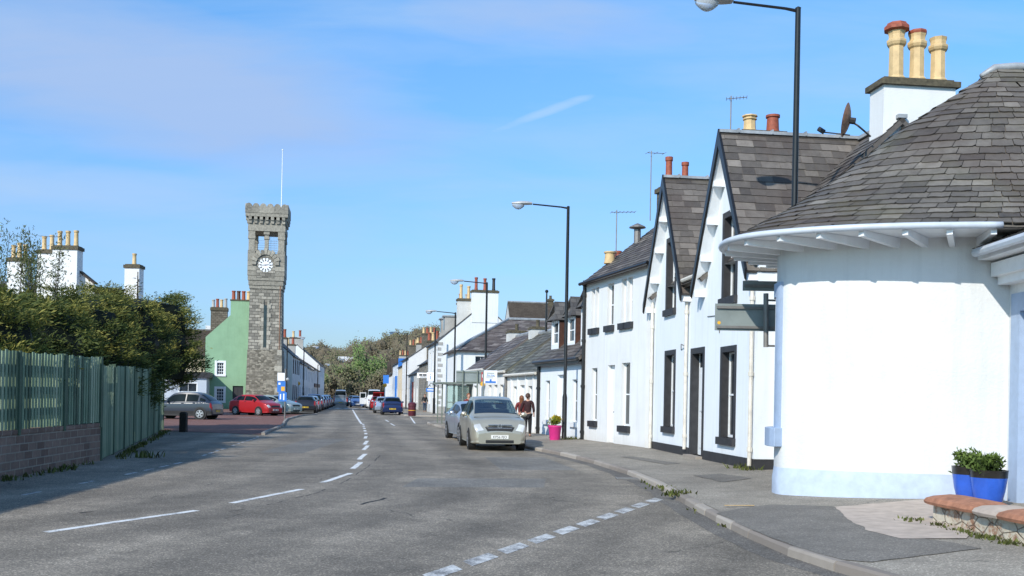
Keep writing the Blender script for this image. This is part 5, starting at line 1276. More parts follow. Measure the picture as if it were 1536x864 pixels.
mb = MB(); wstrip(mb, ds+.26, ds+.41, z0w, z1w-.02, .03); mb.build('sash', M['whitepaint'], ws)
mb = MB(); wstrip(mb, ds-1., ds+1.02, z0w-.3, z0w, .15); mb.build('sill', M['trimblue'], ws, bevel=.01)
# wing at the right edge of the view, running towards us
J = V((7.36, 15.1, 0)); fJ = Fr(J, J+V((-.1, -7, 0)))
if fJ.n.x > 0: fJ = Fr(J+V((-.1, -7, 0)), J)
js = (lambda s: s) if (fJ.O-J).length < .1 else (lambda s: fJ.L-s)
hj = tuple(sorted((js(.6), js(1.6))))+(.12, 3.0)
mb = MB(); wall(mb, fJ, 0, fJ.L, -.15, 4.0, [hj], depth=.2); mb.build('wing_wall', M['bowwhite'], t)
door(fJ, t, *hj, mat='trimblue', t=.18, surround='trimblue', sw=.26)
mb = MB(); mb.fbox(fJ, *sorted((js(.3), js(7))), -.5, .0, 3.76, 3.88); mb.fbox(fJ, *sorted((js(.3), js(7))), -.3, .0, 3.52, 3.72); mb.fbox(fJ, *sorted((js(.3), js(7))), -.2, .0, 3.4, 3.52); mb.build('wing_cornice', M['whitepaint'], t)
gutter(t, fJ, *sorted((js(.5), js(7))), -.62, 3.84, 'greypaint', .065)
mb = MB(); slab(mb, [fJ.pt(js(.4), -.6, 3.9), fJ.pt(js(7), -.6, 3.9), fJ.pt(js(7), 3, 5.4), fJ.pt(js(.4), 3, 5.4)], .06); slates(mb, fJ.pt(js(.4), -.62, 3.9), fJ.pt(js(7), -.62, 3.9), fJ.pt(js(7), 3, 5.4), fJ.pt(js(.4), 3, 5.4)); mb.build('wing_roof', M['slate'], t)

# satellite dish on the chimney
p = D(1268, 180, 20.6); t = thing('satellite_dish', 'rusty brown satellite dish held out from the white chimney', 'dish', p)
dn = V((-.84, .42, .22)).normalized(); a_ = dn.orthogonal().normalized(); b_ = dn.cross(a_); mb = MB()
mb.grid(lambda u, v: p+(a_*cos(2*pi*u)*.31+b_*sin(2*pi*u)*.36)*v+dn*(.1*v*v-.1), 24, 5); mb.build('reflector', M['rust'], t, smooth=True)
mb = MB(); q = p+dn*.38+V((-.05, 0, -.3)); mb.path([p-dn*.1+V((0, 0, -.3)), q], .015, 5); mb.tube(q, q+dn*.12+V((0, 0, .06)), .05); mb.build('receiver', M['darkplastic'], t)
mb = MB(); r = D(1306, 205, 21.0); mb.path([p-dn*.08, p-dn*.25+V((0, 0, -.08)), V((r.x-.15, r.y, p.z-.1)), r], .022, 6); mb.tube(p-dn*.06, p-dn*.2, .07); mb.build('arm', M['darkplastic'], t)

# direction sign seen from behind, mounted on the flank of the round house
YS = 17.5
def board_back(name, label, x0, x1, y0, y1, rails, Y=YS):
    a, b = D(x0, y1, Y), D(x1, y0, Y); t = thing(name, label, 'sign', V((a.x, Y, a.z)))
    mb = MB(); mb.box(a.x, b.x+.25, Y, Y+.012, a.z, b.z); mb.build('board', M['signback'], t, bevel=.004)
    mb = MB()
    for r in rails: z = a.z+(b.z-a.z)*r; mb.box(a.x+.03, b.x+.25, Y-.04, Y-.001, z-.022, z+.022)
    if rails: mb.build('rail', M['galv'], t)
    return t, a, b
t, a, b = board_back('direction_sign', 'grey green back of a large road sign at the round house with a yellow sticker', 1072, 1176, 457, 495.5, (.13, .86))
mb = MB(); s = D(1078.5, 484, YS); n = 12; mb.face([s+V((.03*cos(2*pi*k/n), -.004, .03*sin(2*pi*k/n))) for k in range(n)]); mb.build('sticker', M['signyellow'], t)
mb = MB(); p0, p1 = D(1147, 521, YS), D(1147, 441, YS); mb.tube(p0+V((0, -.09, 0)), p1+V((0, -.09, 0)), .045); 
for py in (519, 451): q = D(1147, py, YS); mb.path([q+V((0, -.09, 0)), q+V((.55, -.0, 0))], .018, 6)
mb.build('mounting_pole', M['galv'], t)
board_back('direction_sign', 'small grey plate seen from behind above the large road sign', 1114, 1168, 422, 436, (.5,), YS+.3)
# ------------------------------------------------------------------ street furniture
def lamp_post(label, loc, h, rz=0., arm=1.25, group='street lamps'):
    t = thing('street_lamp', label, 'street lamp', loc, rz, group, world=False)
    mb = MB(); mb.lathe([(.1, -.1), (.1, .05), (.085, .1), (.085, 1.55), (.06, 1.68), (.06, h*.6), (.052, h-.03), (.058, h), (.01, h+.03)], (0, 0, 0), 12); mb.build('column', M['black'], t, smooth=2)
    mb = MB(); mb.path([V((0, 0, h-.06)), V((-.25, 0, h-.02)), V((-arm, 0, h+.06))], [.035, .028, .026], 8); mb.build('bracket_arm', M['black'], t)
    mb = MB(); mb.grid(lambda u, v: V((-arm-.02-.72*v, (.04+.115*sin(pi*min(1, .18+v*.8)))*cos(2*pi*u), h+.07+(.035+.06*sin(pi*min(1, .15+v*.8)))*sin(2*pi*u)*(1 if sin(2*pi*u) > 0 else .4))), 14, 8); hd = mb.build('lantern', M['lampshell'], t, smooth=True)
    mb = MB(); mb.grid(lambda u, v: V((-arm-.3-.42*v, (.03+.1*sin(pi*(.1+.85*v)))*cos(pi*u), h+.05-(.04+.15*sin(pi*(.08+.86*v)))*sin(pi*u))), 10, 8); mb.build('bowl', M['bowl'], hd, smooth=True)
    return t
q = D(1192, 297, 19.); hl = D(1197, 12, 19.).z
lamp_post('nearest black street lamp, rising behind the round house roof', (q.x, 19., .1), hl-.1, 0.06)
q = P(846, 662, .1); lamp_post('black street lamp on the pavement beside the pink planter', q, D(853, 310, q.y).z-.1, .02)
q = D(727.5, 590, 54); lamp_post('black street lamp behind the gold car, by the bus stop flag', (q.x, 54, .1), D(730, 424, 54).z-.1, 0)
q = D(681, 590, 66.5); lamp_post('slim street lamp in front of the hipped house', (q.x, 66.5, .1), D(684, 469, 66.5).z-.1, 0)
q = D(609, 600, 111); lamp_post('distant dark street lamp before the broad stone chimney', (q.x, 111, .1), D(610.5, 500, 111).z-.1, 0)
q = D(651, 612, 82.6); t = thing('sign_pole', 'plain dark pole in front of the quoined corner of the tall white gable', 'pole', (q.x, 82.6, 0)); mb = MB(); mb.lathe([(.11, -.1), (.11, 1.4), (.075, 1.5), (.06, D(651, 494, 82.6).z)], (q.x, 82.6, 0), 10); mb.build('column', M['black'], t)
for px, py, Y, lab in ((429.5, 507, 93, 'street lamp at the right edge of the clock tower'), (454.7, 521, 108, 'street lamp in front of the pale grey house on the left'), (476, 547, 134, 'farthest street lamp on the left, before the white gabled house')):
    q = D(px, 600, Y); lamp_post(lab, (q.x, Y, .1), D(px, py, Y).z-.1, pi, .9)

# low garden wall at the right
g0, g1 = V((5.19, 12.35, 0)), V((5.55, 8.4, 0)); fg = Fr(g1, g0)
if fg.n.x > 0: fg = Fr(g0, g1)
gs = (lambda s: s) if (fg.O-g0).length < .1 else (lambda s: fg.L-s)
t = thing('garden_wall', 'low painted rubble wall with a rounded red sandstone cope by the blue pots', 'wall', g0)
mb = MB(); 
def rb(b): return .05
n = 40
mb.grid(lambda a, b: fg.pt(gs(fg.L*a), .04-.02*noise.noise((a*20, b*3, 0)), -.05+.45*b), 60, 6)
mb.grid(lambda a, b: fg.pt(gs(.02+.015*noise.noise((a*9, b*3, 4))), .04+.4*a, -.05+.45*b), 8, 6)
mb.build('rubble', M['gardenwall'], t, smooth=True)
def cope(s0, s1, mat, dz=0):
    mb = MB(); pr = [(-.06, .385), (-.075, .42), (-.045, .465), (.06, .5), (.22, .51), (.38, .5), (.48, .465), (.51, .42), (.5, .385)]
    k = max(2, int((s1-s0)/.12)); vs = []
    for i in range(k+1):
        s = s0+(s1-s0)*i/k
        sh = .82 if i in (0, k) else 1.
        for a, z in pr: vs.append(fg.pt(gs(s), .22+(a-.22)*(.94 if i in (0, k) else 1), .4+(z-.4)*sh+dz+.006*noise.noise((s*5, a*6, 2))))
    m_ = len(pr)
    mb.mesh(vs, [(i*m_+j, (i+1)*m_+j, (i+1)*m_+j+1, i*m_+j+1) for i in range(k) for j in range(m_-1)]+[tuple(range(m_)), tuple(range((k+1)*m_-1, k*m_-1, -1))]+[(i*m_, i*m_+m_-1, (i+1)*m_+m_-1, (i+1)*m_) for i in range(k)])
    return mb.build('cope', M[mat], t, smooth=2)
cope(-.06, 1.02, 'sandstone'); cope(1.03, 1.5, 'cope2' if 'cope2' in M else 'kerbcope' if 'kerbcope' in M else 'apron', -.005); cope(1.51, 2.6, 'sandstone'); cope(2.61, 3.7, 'sandstone')

def foliage(mb, c, rx, ry, rz, n, size, up=.3, tone=(.2, .9), elong=1.5, clumps=14, shell=.55):
    c = V(c); cl = []
    for _ in range(clumps):
        d = V((R.gauss(0, 1), R.gauss(0, 1), R.gauss(0, 1))).normalized()*(R.uniform(shell, 1)); cl.append((d, R.uniform(.18, .4), R.gauss(0, .14)))
    for _ in range(n):
        d, r, tb = R.choice(cl); q = d+V((R.gauss(0, 1), R.gauss(0, 1), R.gauss(0, 1)))*r*.6
        p = c+V((q.x*rx, q.y*ry, q.z*rz)); a = V((R.gauss(0, 1), R.gauss(0, 1), R.gauss(0, 1)+up)).normalized()
        b = a.cross(V((R.gauss(0, 1), R.gauss(0, 1), R.gauss(0, 1)))).normalized(); s = size*R.uniform(.5, 1.3)
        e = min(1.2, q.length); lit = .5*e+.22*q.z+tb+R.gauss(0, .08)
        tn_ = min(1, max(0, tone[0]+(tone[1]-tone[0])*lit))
        mb.face([p-b*s*.4, p+a*s*elong*.5-b*s*.3, p+a*s*elong, p+a*s*elong*.5+b*s*.35], tn_)
# blue pots with bedding plants
def blue_pot(loc, label, h=.5, r=.27):
    t = thing('plant_pot', label, 'plant pot', loc, group='blue glazed pots by the doorway')
    x, y, z = loc; mb = MB(); mb.lathe([(r*.6, z), (r*.66, z+.03), (r*.86, z+h*.45), (r*.97, z+h*.8)], (x, y, 0), 28); mb.build('pot', M['bluepot'], t, smooth=2)
    mb = MB(); mb.lathe([(r*.972, z+h*.8), (r*1.0, z+h*.97), (r*1.02, z+h), (r*.9, z+h), (r*.88, z+h*.9)], (x, y, 0), 28); mb.build('rim', M['potrim'], t, smooth=2)
    mb = MB(); foliage(mb, (x, y, z+h+.05), r*1.0, r*1.0, .15, 900, .05, .8, (.1, 1), 1.6, 22, .3); mb.build('plant', M['green'], t, uv=False)
q = D(1482, 762, 13.9); blue_pot((q.x, 13.9, .19), 'front blue glazed pot with a dark rim, nearer the doorway', .53, .25)
q = D(1455, 752, 14.25); blue_pot((q.x, 14.25, .19), 'rear blue glazed pot, half hidden on the left of its twin', .55, .25)
# pink planter
q = P(832, 662, .1); t = thing('planter', 'bright pink tapered planter with yellow flowers beside the lamp post', 'planter', q)
mb = MB(); n = 20; mb.lathe([(.17, .1), (.225, .58), (.24, .6), (.24, .66), (.21, .66), (.2, .5)], (q.x, q.y, 0), n); mb.build('pot', M['magenta'], t, smooth=2)
mb = MB(); foliage(mb, (q.x+.03, q.y, .82), .22, .22, .19, 1000, .06, .6, (.2, 1.1), 1.5, 20, .3); mb.build('plant', M['flower'], t, uv=False)
# litter bin
q = P(618, 624, .1); t = thing('litter_bin', 'round maroon litter bin on the far right corner', 'bin', q); mb = MB(); mb.lathe([(.26, .1), (.29, .15), (.29, .8), (.31, .82), (.31, .92)], (q.x, q.y, 0), 18); mb.build('body', M['maroon'], t, smooth=2)
mb = MB(); mb.lathe([(.32, .92), (.32, 1.0), (.22, 1.1), (.05, 1.14)], (q.x, q.y, 0), 18); mb.build('hood', M['maroon'], t, smooth=2); mb = MB(); mb.lathe([(.296, .5), (.296, .54)], (q.x, q.y, 0), 18); mb.build('band', M['signyellow'], t)
# bus shelter
b0 = V((-2.35, 53.2, .1)); t = thing('bus_shelter', 'olive green framed glass bus shelter beside the silver car', 'bus shelter', b0)
fs_ = Fr(b0, b0+V((-.235, .97, 0))*3.); W_ = 1.15
mb = MB()
for s in (0, 1.5, 2.95):
    for q_ in (0., W_): mb.fbox(fs_, s, s+.06, -q_, -q_+.06, .1, 2.25)
for z in (.4, 1.3, 2.2): mb.fbox(fs_, 0, 3, .01, .05, z-.025, z+.025)
for z in (.4, 1.3, 2.2): mb.fbox(fs_, .01, .05, -W_, 0, z-.025, z+.025)
mb.build('frame', M['polegreen'], t)
mb = MB(); mb.fbox(fs_, -.15, 3.15, -W_-.25, .2, 2.27, 2.36); mb.build('roof', M['polegreen'], t)
mb = MB(); mb.fbox(fs_, .025, .035, -W_+.06, -.0, .42, 2.2); mb.build('end_pane', M['shelterglass'], t)
mb = MB(); mb.fbox(fs_, .06, 2.95, .025, .035, 1.32, 2.2); mb.build('back_pane', M['shelterglass'], t)
mb = MB(); mb.fbox(fs_, .06, 2.95, .02, .04, .2, 1.28); mb.fbox(fs_, .02, .04, -W_+.06, -.0, .15, 1.0); mb.build('kick_panel', M['polegreen'], t)
mb = MB(); mb.fbox(fs_, .3, 2.7, -.45, -.15, .5, .55); mb.build('bench', M['polegreen'], t)
# green direction sign back on its two posts by lamp 3
Y = 50.; a, b = D(684, 575, Y), D(724, 556.5, Y)
t = thing('direction_sign', 'wide grey green back of a road sign standing above the silver car', 'sign', (a.x, Y, .1))
mb = MB(); mb.box(a.x, b.x, Y, Y+.015, a.z, b.z); mb.build('board', M['signback'], t, bevel=.004)
mb = MB(); mb.box(a.x, b.x, Y-.035, Y-.001, a.z+.06, a.z+.1); mb.box(a.x, b.x, Y-.035, Y-.001, b.z-.1, b.z-.06); mb.build('rail', M['polegreen'], t)
for x in (a.x+.35, b.x-.25): mb = MB(); mb.tube((x, Y-.07, .0), (x, Y-.07, b.z+.02), .035); mb.build('post', M['polegreen'], t)
# bus stop flag and a small roundel on the lamp
c = D(736, 565.5, 45.5); t, f = sign('bus_stop_flag', 'white bus stop flag with faint blue writing and a blue band', c, .6, .6, (.1, -1), 'signwhite')
z = c.z
bars_on(t, f, [(.06, .54, -.27, -.19, 'signblue'), (.26, .34, -.19, -.1, 'signblue'), (.12, .46, .16, .19, 'signback'), (.1, .5, .02, .04, 'signback'), (.1, .42, -.05, -.03, 'signback')], z, ['signblue', 'signback'])
text(t, f, 'Bus Stop', .3, z+.06, .1, 'signblue')
mb = MB(); mb.tube((c.x-.33, c.y+.06, .1), (c.x-.33, c.y+.06, c.z+.35), .035); mb.build('pole', M['signback'], t)
c = D(724.3, 568, 45.9); t, f = sign('timetable_plate', 'narrow red plate with an amber disc left of the bus stop flag', c, .13, .62, (.1, -1), 'signred'); mb = MB(); mb.face([f.pt(.065+.11*cos(2*pi*k/14), -.01, c.z-.24+.11*sin(2*pi*k/14)) for k in range(14)]); mb.build('disc', M['signyellow'], t); mb = MB(); mb.fbox(f, .03, .1, -.008, 0, c.z+.05, c.z+.2); mb.build('lettering', M['signwhite'], t)
# cluster of signs on the left corner
q = P(427, 631, 0); t = thing('sign_post', 'grey post with stacked white and blue parking signs on the left corner', 'sign', q)
def brd(px0, px1, py0, py1, m_, nm='board', dy=-.05, par=None):
    a, b = D(px0, py1, q.y), D(px1, py0, q.y); mb = MB(); mb.box(a.x, b.x, q.y+dy, q.y+dy+.02, a.z, b.z); return mb.build(nm, M[m_], par or t)
mb = MB(); e = D(427, 553, q.y); mb.tube(q, (q.x, q.y, e.z), .045); mb.build('post', M['galv'], t)
brd(416.5, 427.5, 559.5, 571, 'signwhite'); o = brd(416, 428.5, 572, 588, 'signblue'); brd(422, 427.5, 580, 586.5, 'signyellow', 'sticker', -.06, o); brd(418, 421, 574, 577, 'signwhite', 'lettering', -.06, o)
o = brd(418, 430.5, 588.5, 602, 'signblue', dy=-.055); brd(420, 422, 591, 599, 'signwhite', 'lettering', -.065, o); brd(425, 427, 590.5, 600, 'signwhite', 'lettering', -.065, o)
mb = MB(); mb.ball(D(431.5, 569, q.y), .1, 8, 6); mb.build('lamp', M['lampshell'], t)
for px, Y, lab in ((447.5, 112, 'amber globe beacon on the left of the crossing'), (577.5, 113.5, 'amber globe beacon on the right of the crossing')):
    e = D(px, 579, Y); t = thing('crossing_beacon', lab, 'beacon', (e.x, Y, 0), group='crossing beacons'); mb = MB()
    for k in range(8): mb.tube((e.x, Y, k*.33), (e.x, Y, k*.33+.33), .045)
    mb.build('pole', M['signwhite'], t); mb = MB(); mb.ball((e.x, Y, 2.75), .22, 12, 8); mb.build('globe', M['signyellow'], t, smooth=True)
# ------------------------------------------------------------------ cars
def make_car(label, loc, heading, paint, L=4.05, W=1.7, H=1.5, hood=.92, belt=.98, cowl=.95, wst=.1, rr=-1.5, rb=-1.92, res=3, plate=None, name='parked_car', cat='car', group=None, detail=True, face_up=0., tail='hatch', gdark='carglass', cladding=None, open_tail=False, rims='rim', wr_=.31, see=False):
    t = thing(name, label, cat, loc, heading, group, world=False); h2 = L/2; w2 = W/2
    ST = [(h2, .22, .5, .57, w2*.76, .5*w2), (h2-.07, .22, .68, .75, w2*.88, .66*w2), (h2-.32, .2, hood-.1, hood-.03, w2*.97, .76*w2), (cowl, .2, belt-.02, belt+.08, w2, .8*w2), (wst, .2, belt+.02, H-.07, w2, .70*w2),
          ((wst+rr)/2, .2, belt+.03, H, w2, .71*w2), (rr, .22, belt+.05, H-.09, w2*.985, .68*w2), (rb, .25, belt, belt+.1, w2*.96, .74*w2), (-h2+.04, .28, .74, .8, w2*.93, .76*w2), (-h2, .34, .58, .64, w2*.86, .7*w2)]
    def ring(i):
        x, zb, zs, zt, wl, wr = ST[i]; dz = min(.1, (zt-zs)*.45)
        return [V((x, a, b)) for a, b in ((0, zt), (wr*.5, zt-.006), (wr*.9, zt-.03), (wr, zt-dz), (wl*.945, zs+.01), (wl*.985, zs-.06), (wl, zb+.5*(zs-zb)), (wl*.97, zb+.1), (wl*.88, zb), (0, zb))]
    RG = [ring(i) for i in range(len(ST))]; NS = len(ST)-1
    def cr(p0, p1, p2, p3, u): return .5*((2*p1)+(p2-p0)*u+(2*p0-5*p1+4*p2-p3)*u*u+(3*p1-p0-3*p2+p3)*u**3)
    def rp(i, b):                             # point on ring i
        i = min(max(i, 0), NS); r = RG[i]; j = min(int(b), 8); u = b-j
        g = lambda k: r[k] if 0 <= k <= 9 else (V((r[1].x, -r[1].y, r[1].z)) if k < 0 else r[9])
        return cr(g(j-1), g(j), g(j+1), g(j+2), u) if j not in (3, 8) else r[j].lerp(r[j+1], u)
    def S(a, b):
        sg = -1 if b < 0 else 1; b = abs(b); i = min(int(a), NS-1); u = a-i
        p = cr(rp(i-1, b), rp(i, b), rp(i+1, b), rp(i+2, b), u) if 2 <= i <= 6 or True else 0
        return V((p.x, p.y*sg, p.z))
    def Nn(a, b):
        e = .02; a_ = min(max(a, .03), NS-.03); d = (S(a_+e, b)-S(a_-e, b)).cross(S(a_, b+e)-S(a_, b-e)); d.normalize()
        c = S(a, b)-V((S(a, b).x*.8, 0, .75)); return d if d.dot(c) > 0 else -d
    def patch(mb, a0, a1, b0, b1, n=4, m=4, eps=.006):
        mb.grid(lambda u, v: S(a0+(a1-a0)*u, b0+(b1-b0)*v)+Nn(a0+(a1-a0)*u, b0+(b1-b0)*v)*eps, n, m)
    def pm(nm, mat, par, lst, n=4, m=4, eps=.006, smooth=True):
        mb = MB()
        for q in lst: patch(mb, *q, n, m, eps)
        return mb.build(nm, M[mat] if isinstance(mat, str) else mat, par, smooth=smooth, uv=False)
    mb = MB(); na = NS*res; nb = 18*res
    if not see: mb.grid(lambda u, v: S(NS*u, -9+18*v), na, nb)
    else:                                     # open the body where the glass is
        def cut(a, b): return (3.1 < a < 3.9 and abs(b) < 2.7) or (6.1 < a < 6.85 and abs(b) < 2.65) or ((3.6 < a < 4.93 or 5.05 < a < 5.92) and 3.15 < abs(b) < 3.85)
        vs = [S(NS*i/na, -9+18*j/nb) for i in range(na+1) for j in range(nb+1)]; w_ = nb+1
        mb.mesh(vs, [(i*w_+j, (i+1)*w_+j, (i+1)*w_+j+1, i*w_+j+1) for i in range(na) for j in range(nb) if not cut(NS*(i+.5)/na, -9+18*(j+.5)/nb)])
    for a in (0, NS): mb.face([S(a, -9+18*k/nb) for k in range(nb)])
    body = mb.build('body', paint, t, smooth=2, uv=False)
    if see:
        gdark = 'clearglass'; mb = MB(); mb.box(rb+.3, cowl+.1, -w2*.82, w2*.82, .35, .8); mb.box(cowl-.3, cowl+.2, -w2*.82, w2*.82, .8, belt); mb.build('interior', M['darkplastic'], t)
        for x, y in ((-.05, .38), (-.05, -.38), (-.95, .42), (-.95, -.42), (-.95, 0)):
            mb = MB(); w_ = .24; mb.hexa([V((x-.18, y-w_, .8)), V((x+.12, y-w_, .8)), V((x+.12, y+w_, .8)), V((x-.18, y+w_, .8)), V((x-.32, y-w_*.85, 1.22)), V((x-.16, y-w_*.85, 1.22)), V((x-.16, y+w_*.85, 1.22)), V((x-.32, y+w_*.85, 1.22))]); mb.box(x-.3, x-.2, y-.13, y+.13, 1.24, 1.42); mb.build('seat', M['darkplastic'], t, bevel=.03)
        mb = MB(); mb.box(wst+.02, wst+.08, -.13, .13, H-.26, H-.19); mb.build('rear_view_mirror', M['darkplastic'], t)
        mb = MB(); mb.path([V((cowl-.38, -.38+.19*cos(2*pi*k/14), 1.0+.19*sin(2*pi*k/14))) for k in range(15)], .018, 5); mb.build('steering_wheel', M['darkplastic'], t)
    pm('windscreen', gdark, t, [(3.12, 3.93, -2.75, 2.75)], 5, 10)
    pm('rear_window', gdark, t, [(6.12, 6.86, -2.7, 2.7)], 4, 8)
    for sg in (-1, 1):
        pm('side_window', gdark, t, [(3.5, 4.94, sg*3.08, sg*3.92)], 6, 3); pm('side_window', gdark, t, [(5.03, 5.93, sg*3.08, sg*3.92)], 4, 3)
        if rr-rb > .3 and detail: pm('quarter_window', gdark, t, [(6.06, 6.5, sg*3.3, sg*3.8)], 3, 3)
        pm('headlight', 'lamp', t, [(.5, 1.4, sg*2.75, sg*4.75)]); pm('tail_light', 'red_lens', t, [(7.0, 8.3, sg*3.5, sg*5.6)])
        if detail:
            for a0, a1 in ((3.55, 4.96), (5.0, 5.85)):
                o = pm('door', paint, t, [(a0, a1, sg*4.08, sg*7.2)], 6, 6, .005)
                mb = MB(); p = S(a1-.18, sg*4.9); mb.box(p.x-.08, p.x+.08, p.y-.02, p.y+.02, p.z-.015, p.z+.015); mb.build('handle', M['darkplastic'], o)
            mb = MB(); p = S(3.62, sg*4.); mb.ball((p.x, p.y+sg*.13, p.z+.06), .1, 8, 6, sq=(.55, 1.05, .75)); mb.path([p, V((p.x, p.y+sg*.1, p.z+.04))], .03, 6); mb.build('wing_mirror', paint, t, smooth=True)
            if cladding: pm('sill_cladding', cladding, t, [(1., 8.4, sg*6.3, sg*7.6)], 20, 3, .01)
        else:
            mb = MB(); p = S(3.62, sg*4.); mb.ball((p.x, p.y+sg*.1, p.z+.06), .09, 6, 4, sq=(.6, 1.2, .8)); mb.build('wing_mirror', paint, t)
    # front: grille, intake, plate, bumper
    pm('grille', 'darkplastic', t, [(.28, .92, -1.7, 1.7)], 3, 6, .01)
    mb = MB(); mb.box(h2-.04, h2+.012, -w2*.5, w2*.5, .235, .335); 
    mb.build('air_intake', M['darkplastic'], t, bevel=.02)
    pw, ph = .52, .11
    mb = MB(); mb.box(h2-.01, h2+.022, -pw/2, pw/2, .37, .37+ph); pl = mb.build('number_plate', M['plate_w'], t)
    mb = MB(); mb.box(-h2-.022, -h2+.01, -pw/2, pw/2, .45, .45+ph); pl2 = mb.build('number_plate', M['plate_y'], t)
    for o, x, sx_ in ((pl, h2+.024, 1), (pl2, -h2-.024, -1)):
        if plate and sx_ == 1:
            cu = bpy.data.curves.new('txt', 'FONT'); cu.body = plate; cu.size = .105; cu.align_x = 'CENTER'; oo = bpy.data.objects.new('txt', cu); col.objects.link(oo)
            dg = bpy.context.evaluated_depsgraph_get(); dg.update(); me = bpy.data.meshes.new_from_object(oo.evaluated_get(dg)); bpy.data.objects.remove(oo)
            mb = MB(); mb.mesh([(x, v.co.x, .387+v.co.y) for v in me.vertices], [tuple(p.vertices) for p in me.polygons]); mb.build('lettering', M['ink'], o)
        elif detail:
            mb = MB()
            for k in range(7):
                if k != 4: y = -.22+.066*k; mb.box(min(x, x-.001*sx_), max(x, x-.001*sx_)+.0005, y, y+.04, .39, .46) if sx_ > 0 else mb.box(x, x+.001, y, y+.04, .47, .55)
            mb.build('lettering', M['ink'], o)
    # wheels
    xa, xr = h2-.84, -h2+.72
    for x in (xa, xr):
        for sg in (-1, 1):
            mb = MB(); y = sg*(w2+.004); mb.tube((x, sg*(w2-.2), wr_+.01), (x, y, wr_+.01), wr_+.055, wr_+.045, 18); 
            mb.build('wheel_arch', M['darkplastic'], t)
            mb = MB(); r = wr_; mb.path([V((x, sg*(w2-.2), r)), V((x, sg*(w2-.03), r)), V((x, sg*(w2+.022), r))], [r, r, r-.03], 20); wo = mb.build('wheel', M['tyre'], t, smooth=2)
            mb = MB(); yo = sg*(w2+.026); ra = wr_*.67
            mb.path([V((x, yo-sg*.01, r)), V((x, yo, r))], [ra, ra-.01], 18) if False else None
            n = 5
            for k in range(n):
                a = 2*pi*k/n+.3; ca, sa = cos(a), sin(a); c = [(.03, -.04), (ra, -.055), (ra, .055), (.03, .04)]
                mb.face([V((x+u*ca-v*sa, yo, r+u*sa+v*ca)) for u, v in c])
            m_ = 24; mb.mesh([V((x+q*cos(2*pi*k/m_), yo, r+q*sin(2*pi*k/m_))) for q in (ra-.03, ra) for k in range(m_)], [(k, (k+1) % m_, m_+(k+1) % m_, m_+k) for k in range(m_)])
            mb.build('rim', M[rims], wo)
    if open_tail:
        mb = MB(); p = V((rr, 0, H-.06)); d = V((-.82, 0, .28)).normalized()
        mb.hexa([p+V((0, -w2*.7, 0)), p+V((0, w2*.7, 0)), p+d*1.1+V((0, w2*.66, 0)), p+d*1.1+V((0, -w2*.66, 0)), p+V((0, -w2*.7, .06)), p+V((0, w2*.7, .06)), p+d*1.1+V((0, w2*.66, .07)), p+d*1.1+V((0, -w2*.66, .07))]); mb.build('tailgate', paint, t)
    return t, S, pm
def head(dx, dy): return atan2(dy, dx)
C = {k: paintcar('car paint '+k, c, m_, r_) for k, (c, m_, r_) in dict(
    gold=((.46, .435, .355), .5, .3), silver=((.42, .47, .54), .6, .28), steel=((.022, .03, .048), .0, .3), red=((.42, .018, .022), .25, .28), mint=((.34, .40, .38), .45, .3),
    dark=((.022, .022, .028), .3, .25), navy=((.018, .032, .1), .4, .25), blue=((.09, .16, .34), .45, .28), white=((.72, .73, .75), .1, .3), grey=((.25, .26, .29), .6, .3)).items()}
# gold people carrier, front towards us
dM = V((.15, -.988, 0)); pc = V((-.34, 29.7, 0))-dM*2.02
t, S, pm = make_car('pale gold compact people carrier parked facing us with its plate KP56 PJO', pc, head(dM.x, dM.y), C['gold'], L=4.04, W=1.70, H=1.63, hood=.99, belt=1.0, cowl=1.12, wst=.28, rr=-1.62, rb=-1.93, res=8, see=True, plate='KP56 PJO', group='cars parked on the right')
mb = MB(); h2 = 2.02
for y0, y1, z0, z1 in ((-.36, .36, .70, .725), (-.36, .36, .80, .822)): mb.box(h2-.075, h2-.02, y0, y1, z0-.03, z1-.03)
mb.build('grille_bar', M['chrome'], t, bevel=.008)
mb = MB(); m_ = 20; mb.mesh([V((h2-.025, q*cos(2*pi*k/m_), .735+q*sin(2*pi*k/m_))) for q in (.05, .07) for k in range(m_)], [(k, (k+1) % m_, m_+(k+1) % m_, m_+k) for k in range(m_)])
for sg in (-1, 1): mb.face([V((h2-.024, 0, .69)), V((h2-.024, sg*.012, .69)), V((h2-.024, sg*.055, .77)), V((h2-.024, sg*.035, .77))])
mb.build('badge', M['chrome'], t)
for sg in (-1, 1):
    mb = MB(); mb.box(h2-.13, h2-.045, sg*.6-.1, sg*.6+.1, .29, .4); mb.build('fog_lamp_recess', M['darkplastic'], t, bevel=.02)
# seats seen through the screen are dark; a tax disc
pm('tax_disc', 'plate_w', t, [(3.2, 3.27, 2.2, 2.42)], 2, 2, .012)
dS = V((.23, -.973, 0)); pc = V((-.85, 35.4, 0))-dS*2.1
make_car('silver hatchback parked behind the gold people carrier', pc, head(dS.x, dS.y), C['silver'], L=4.2, W=1.75, H=1.44, hood=.86, belt=.93, cowl=.9, wst=-.05, rr=-1.6, rb=-1.98, res=4, group='cars parked on the right')
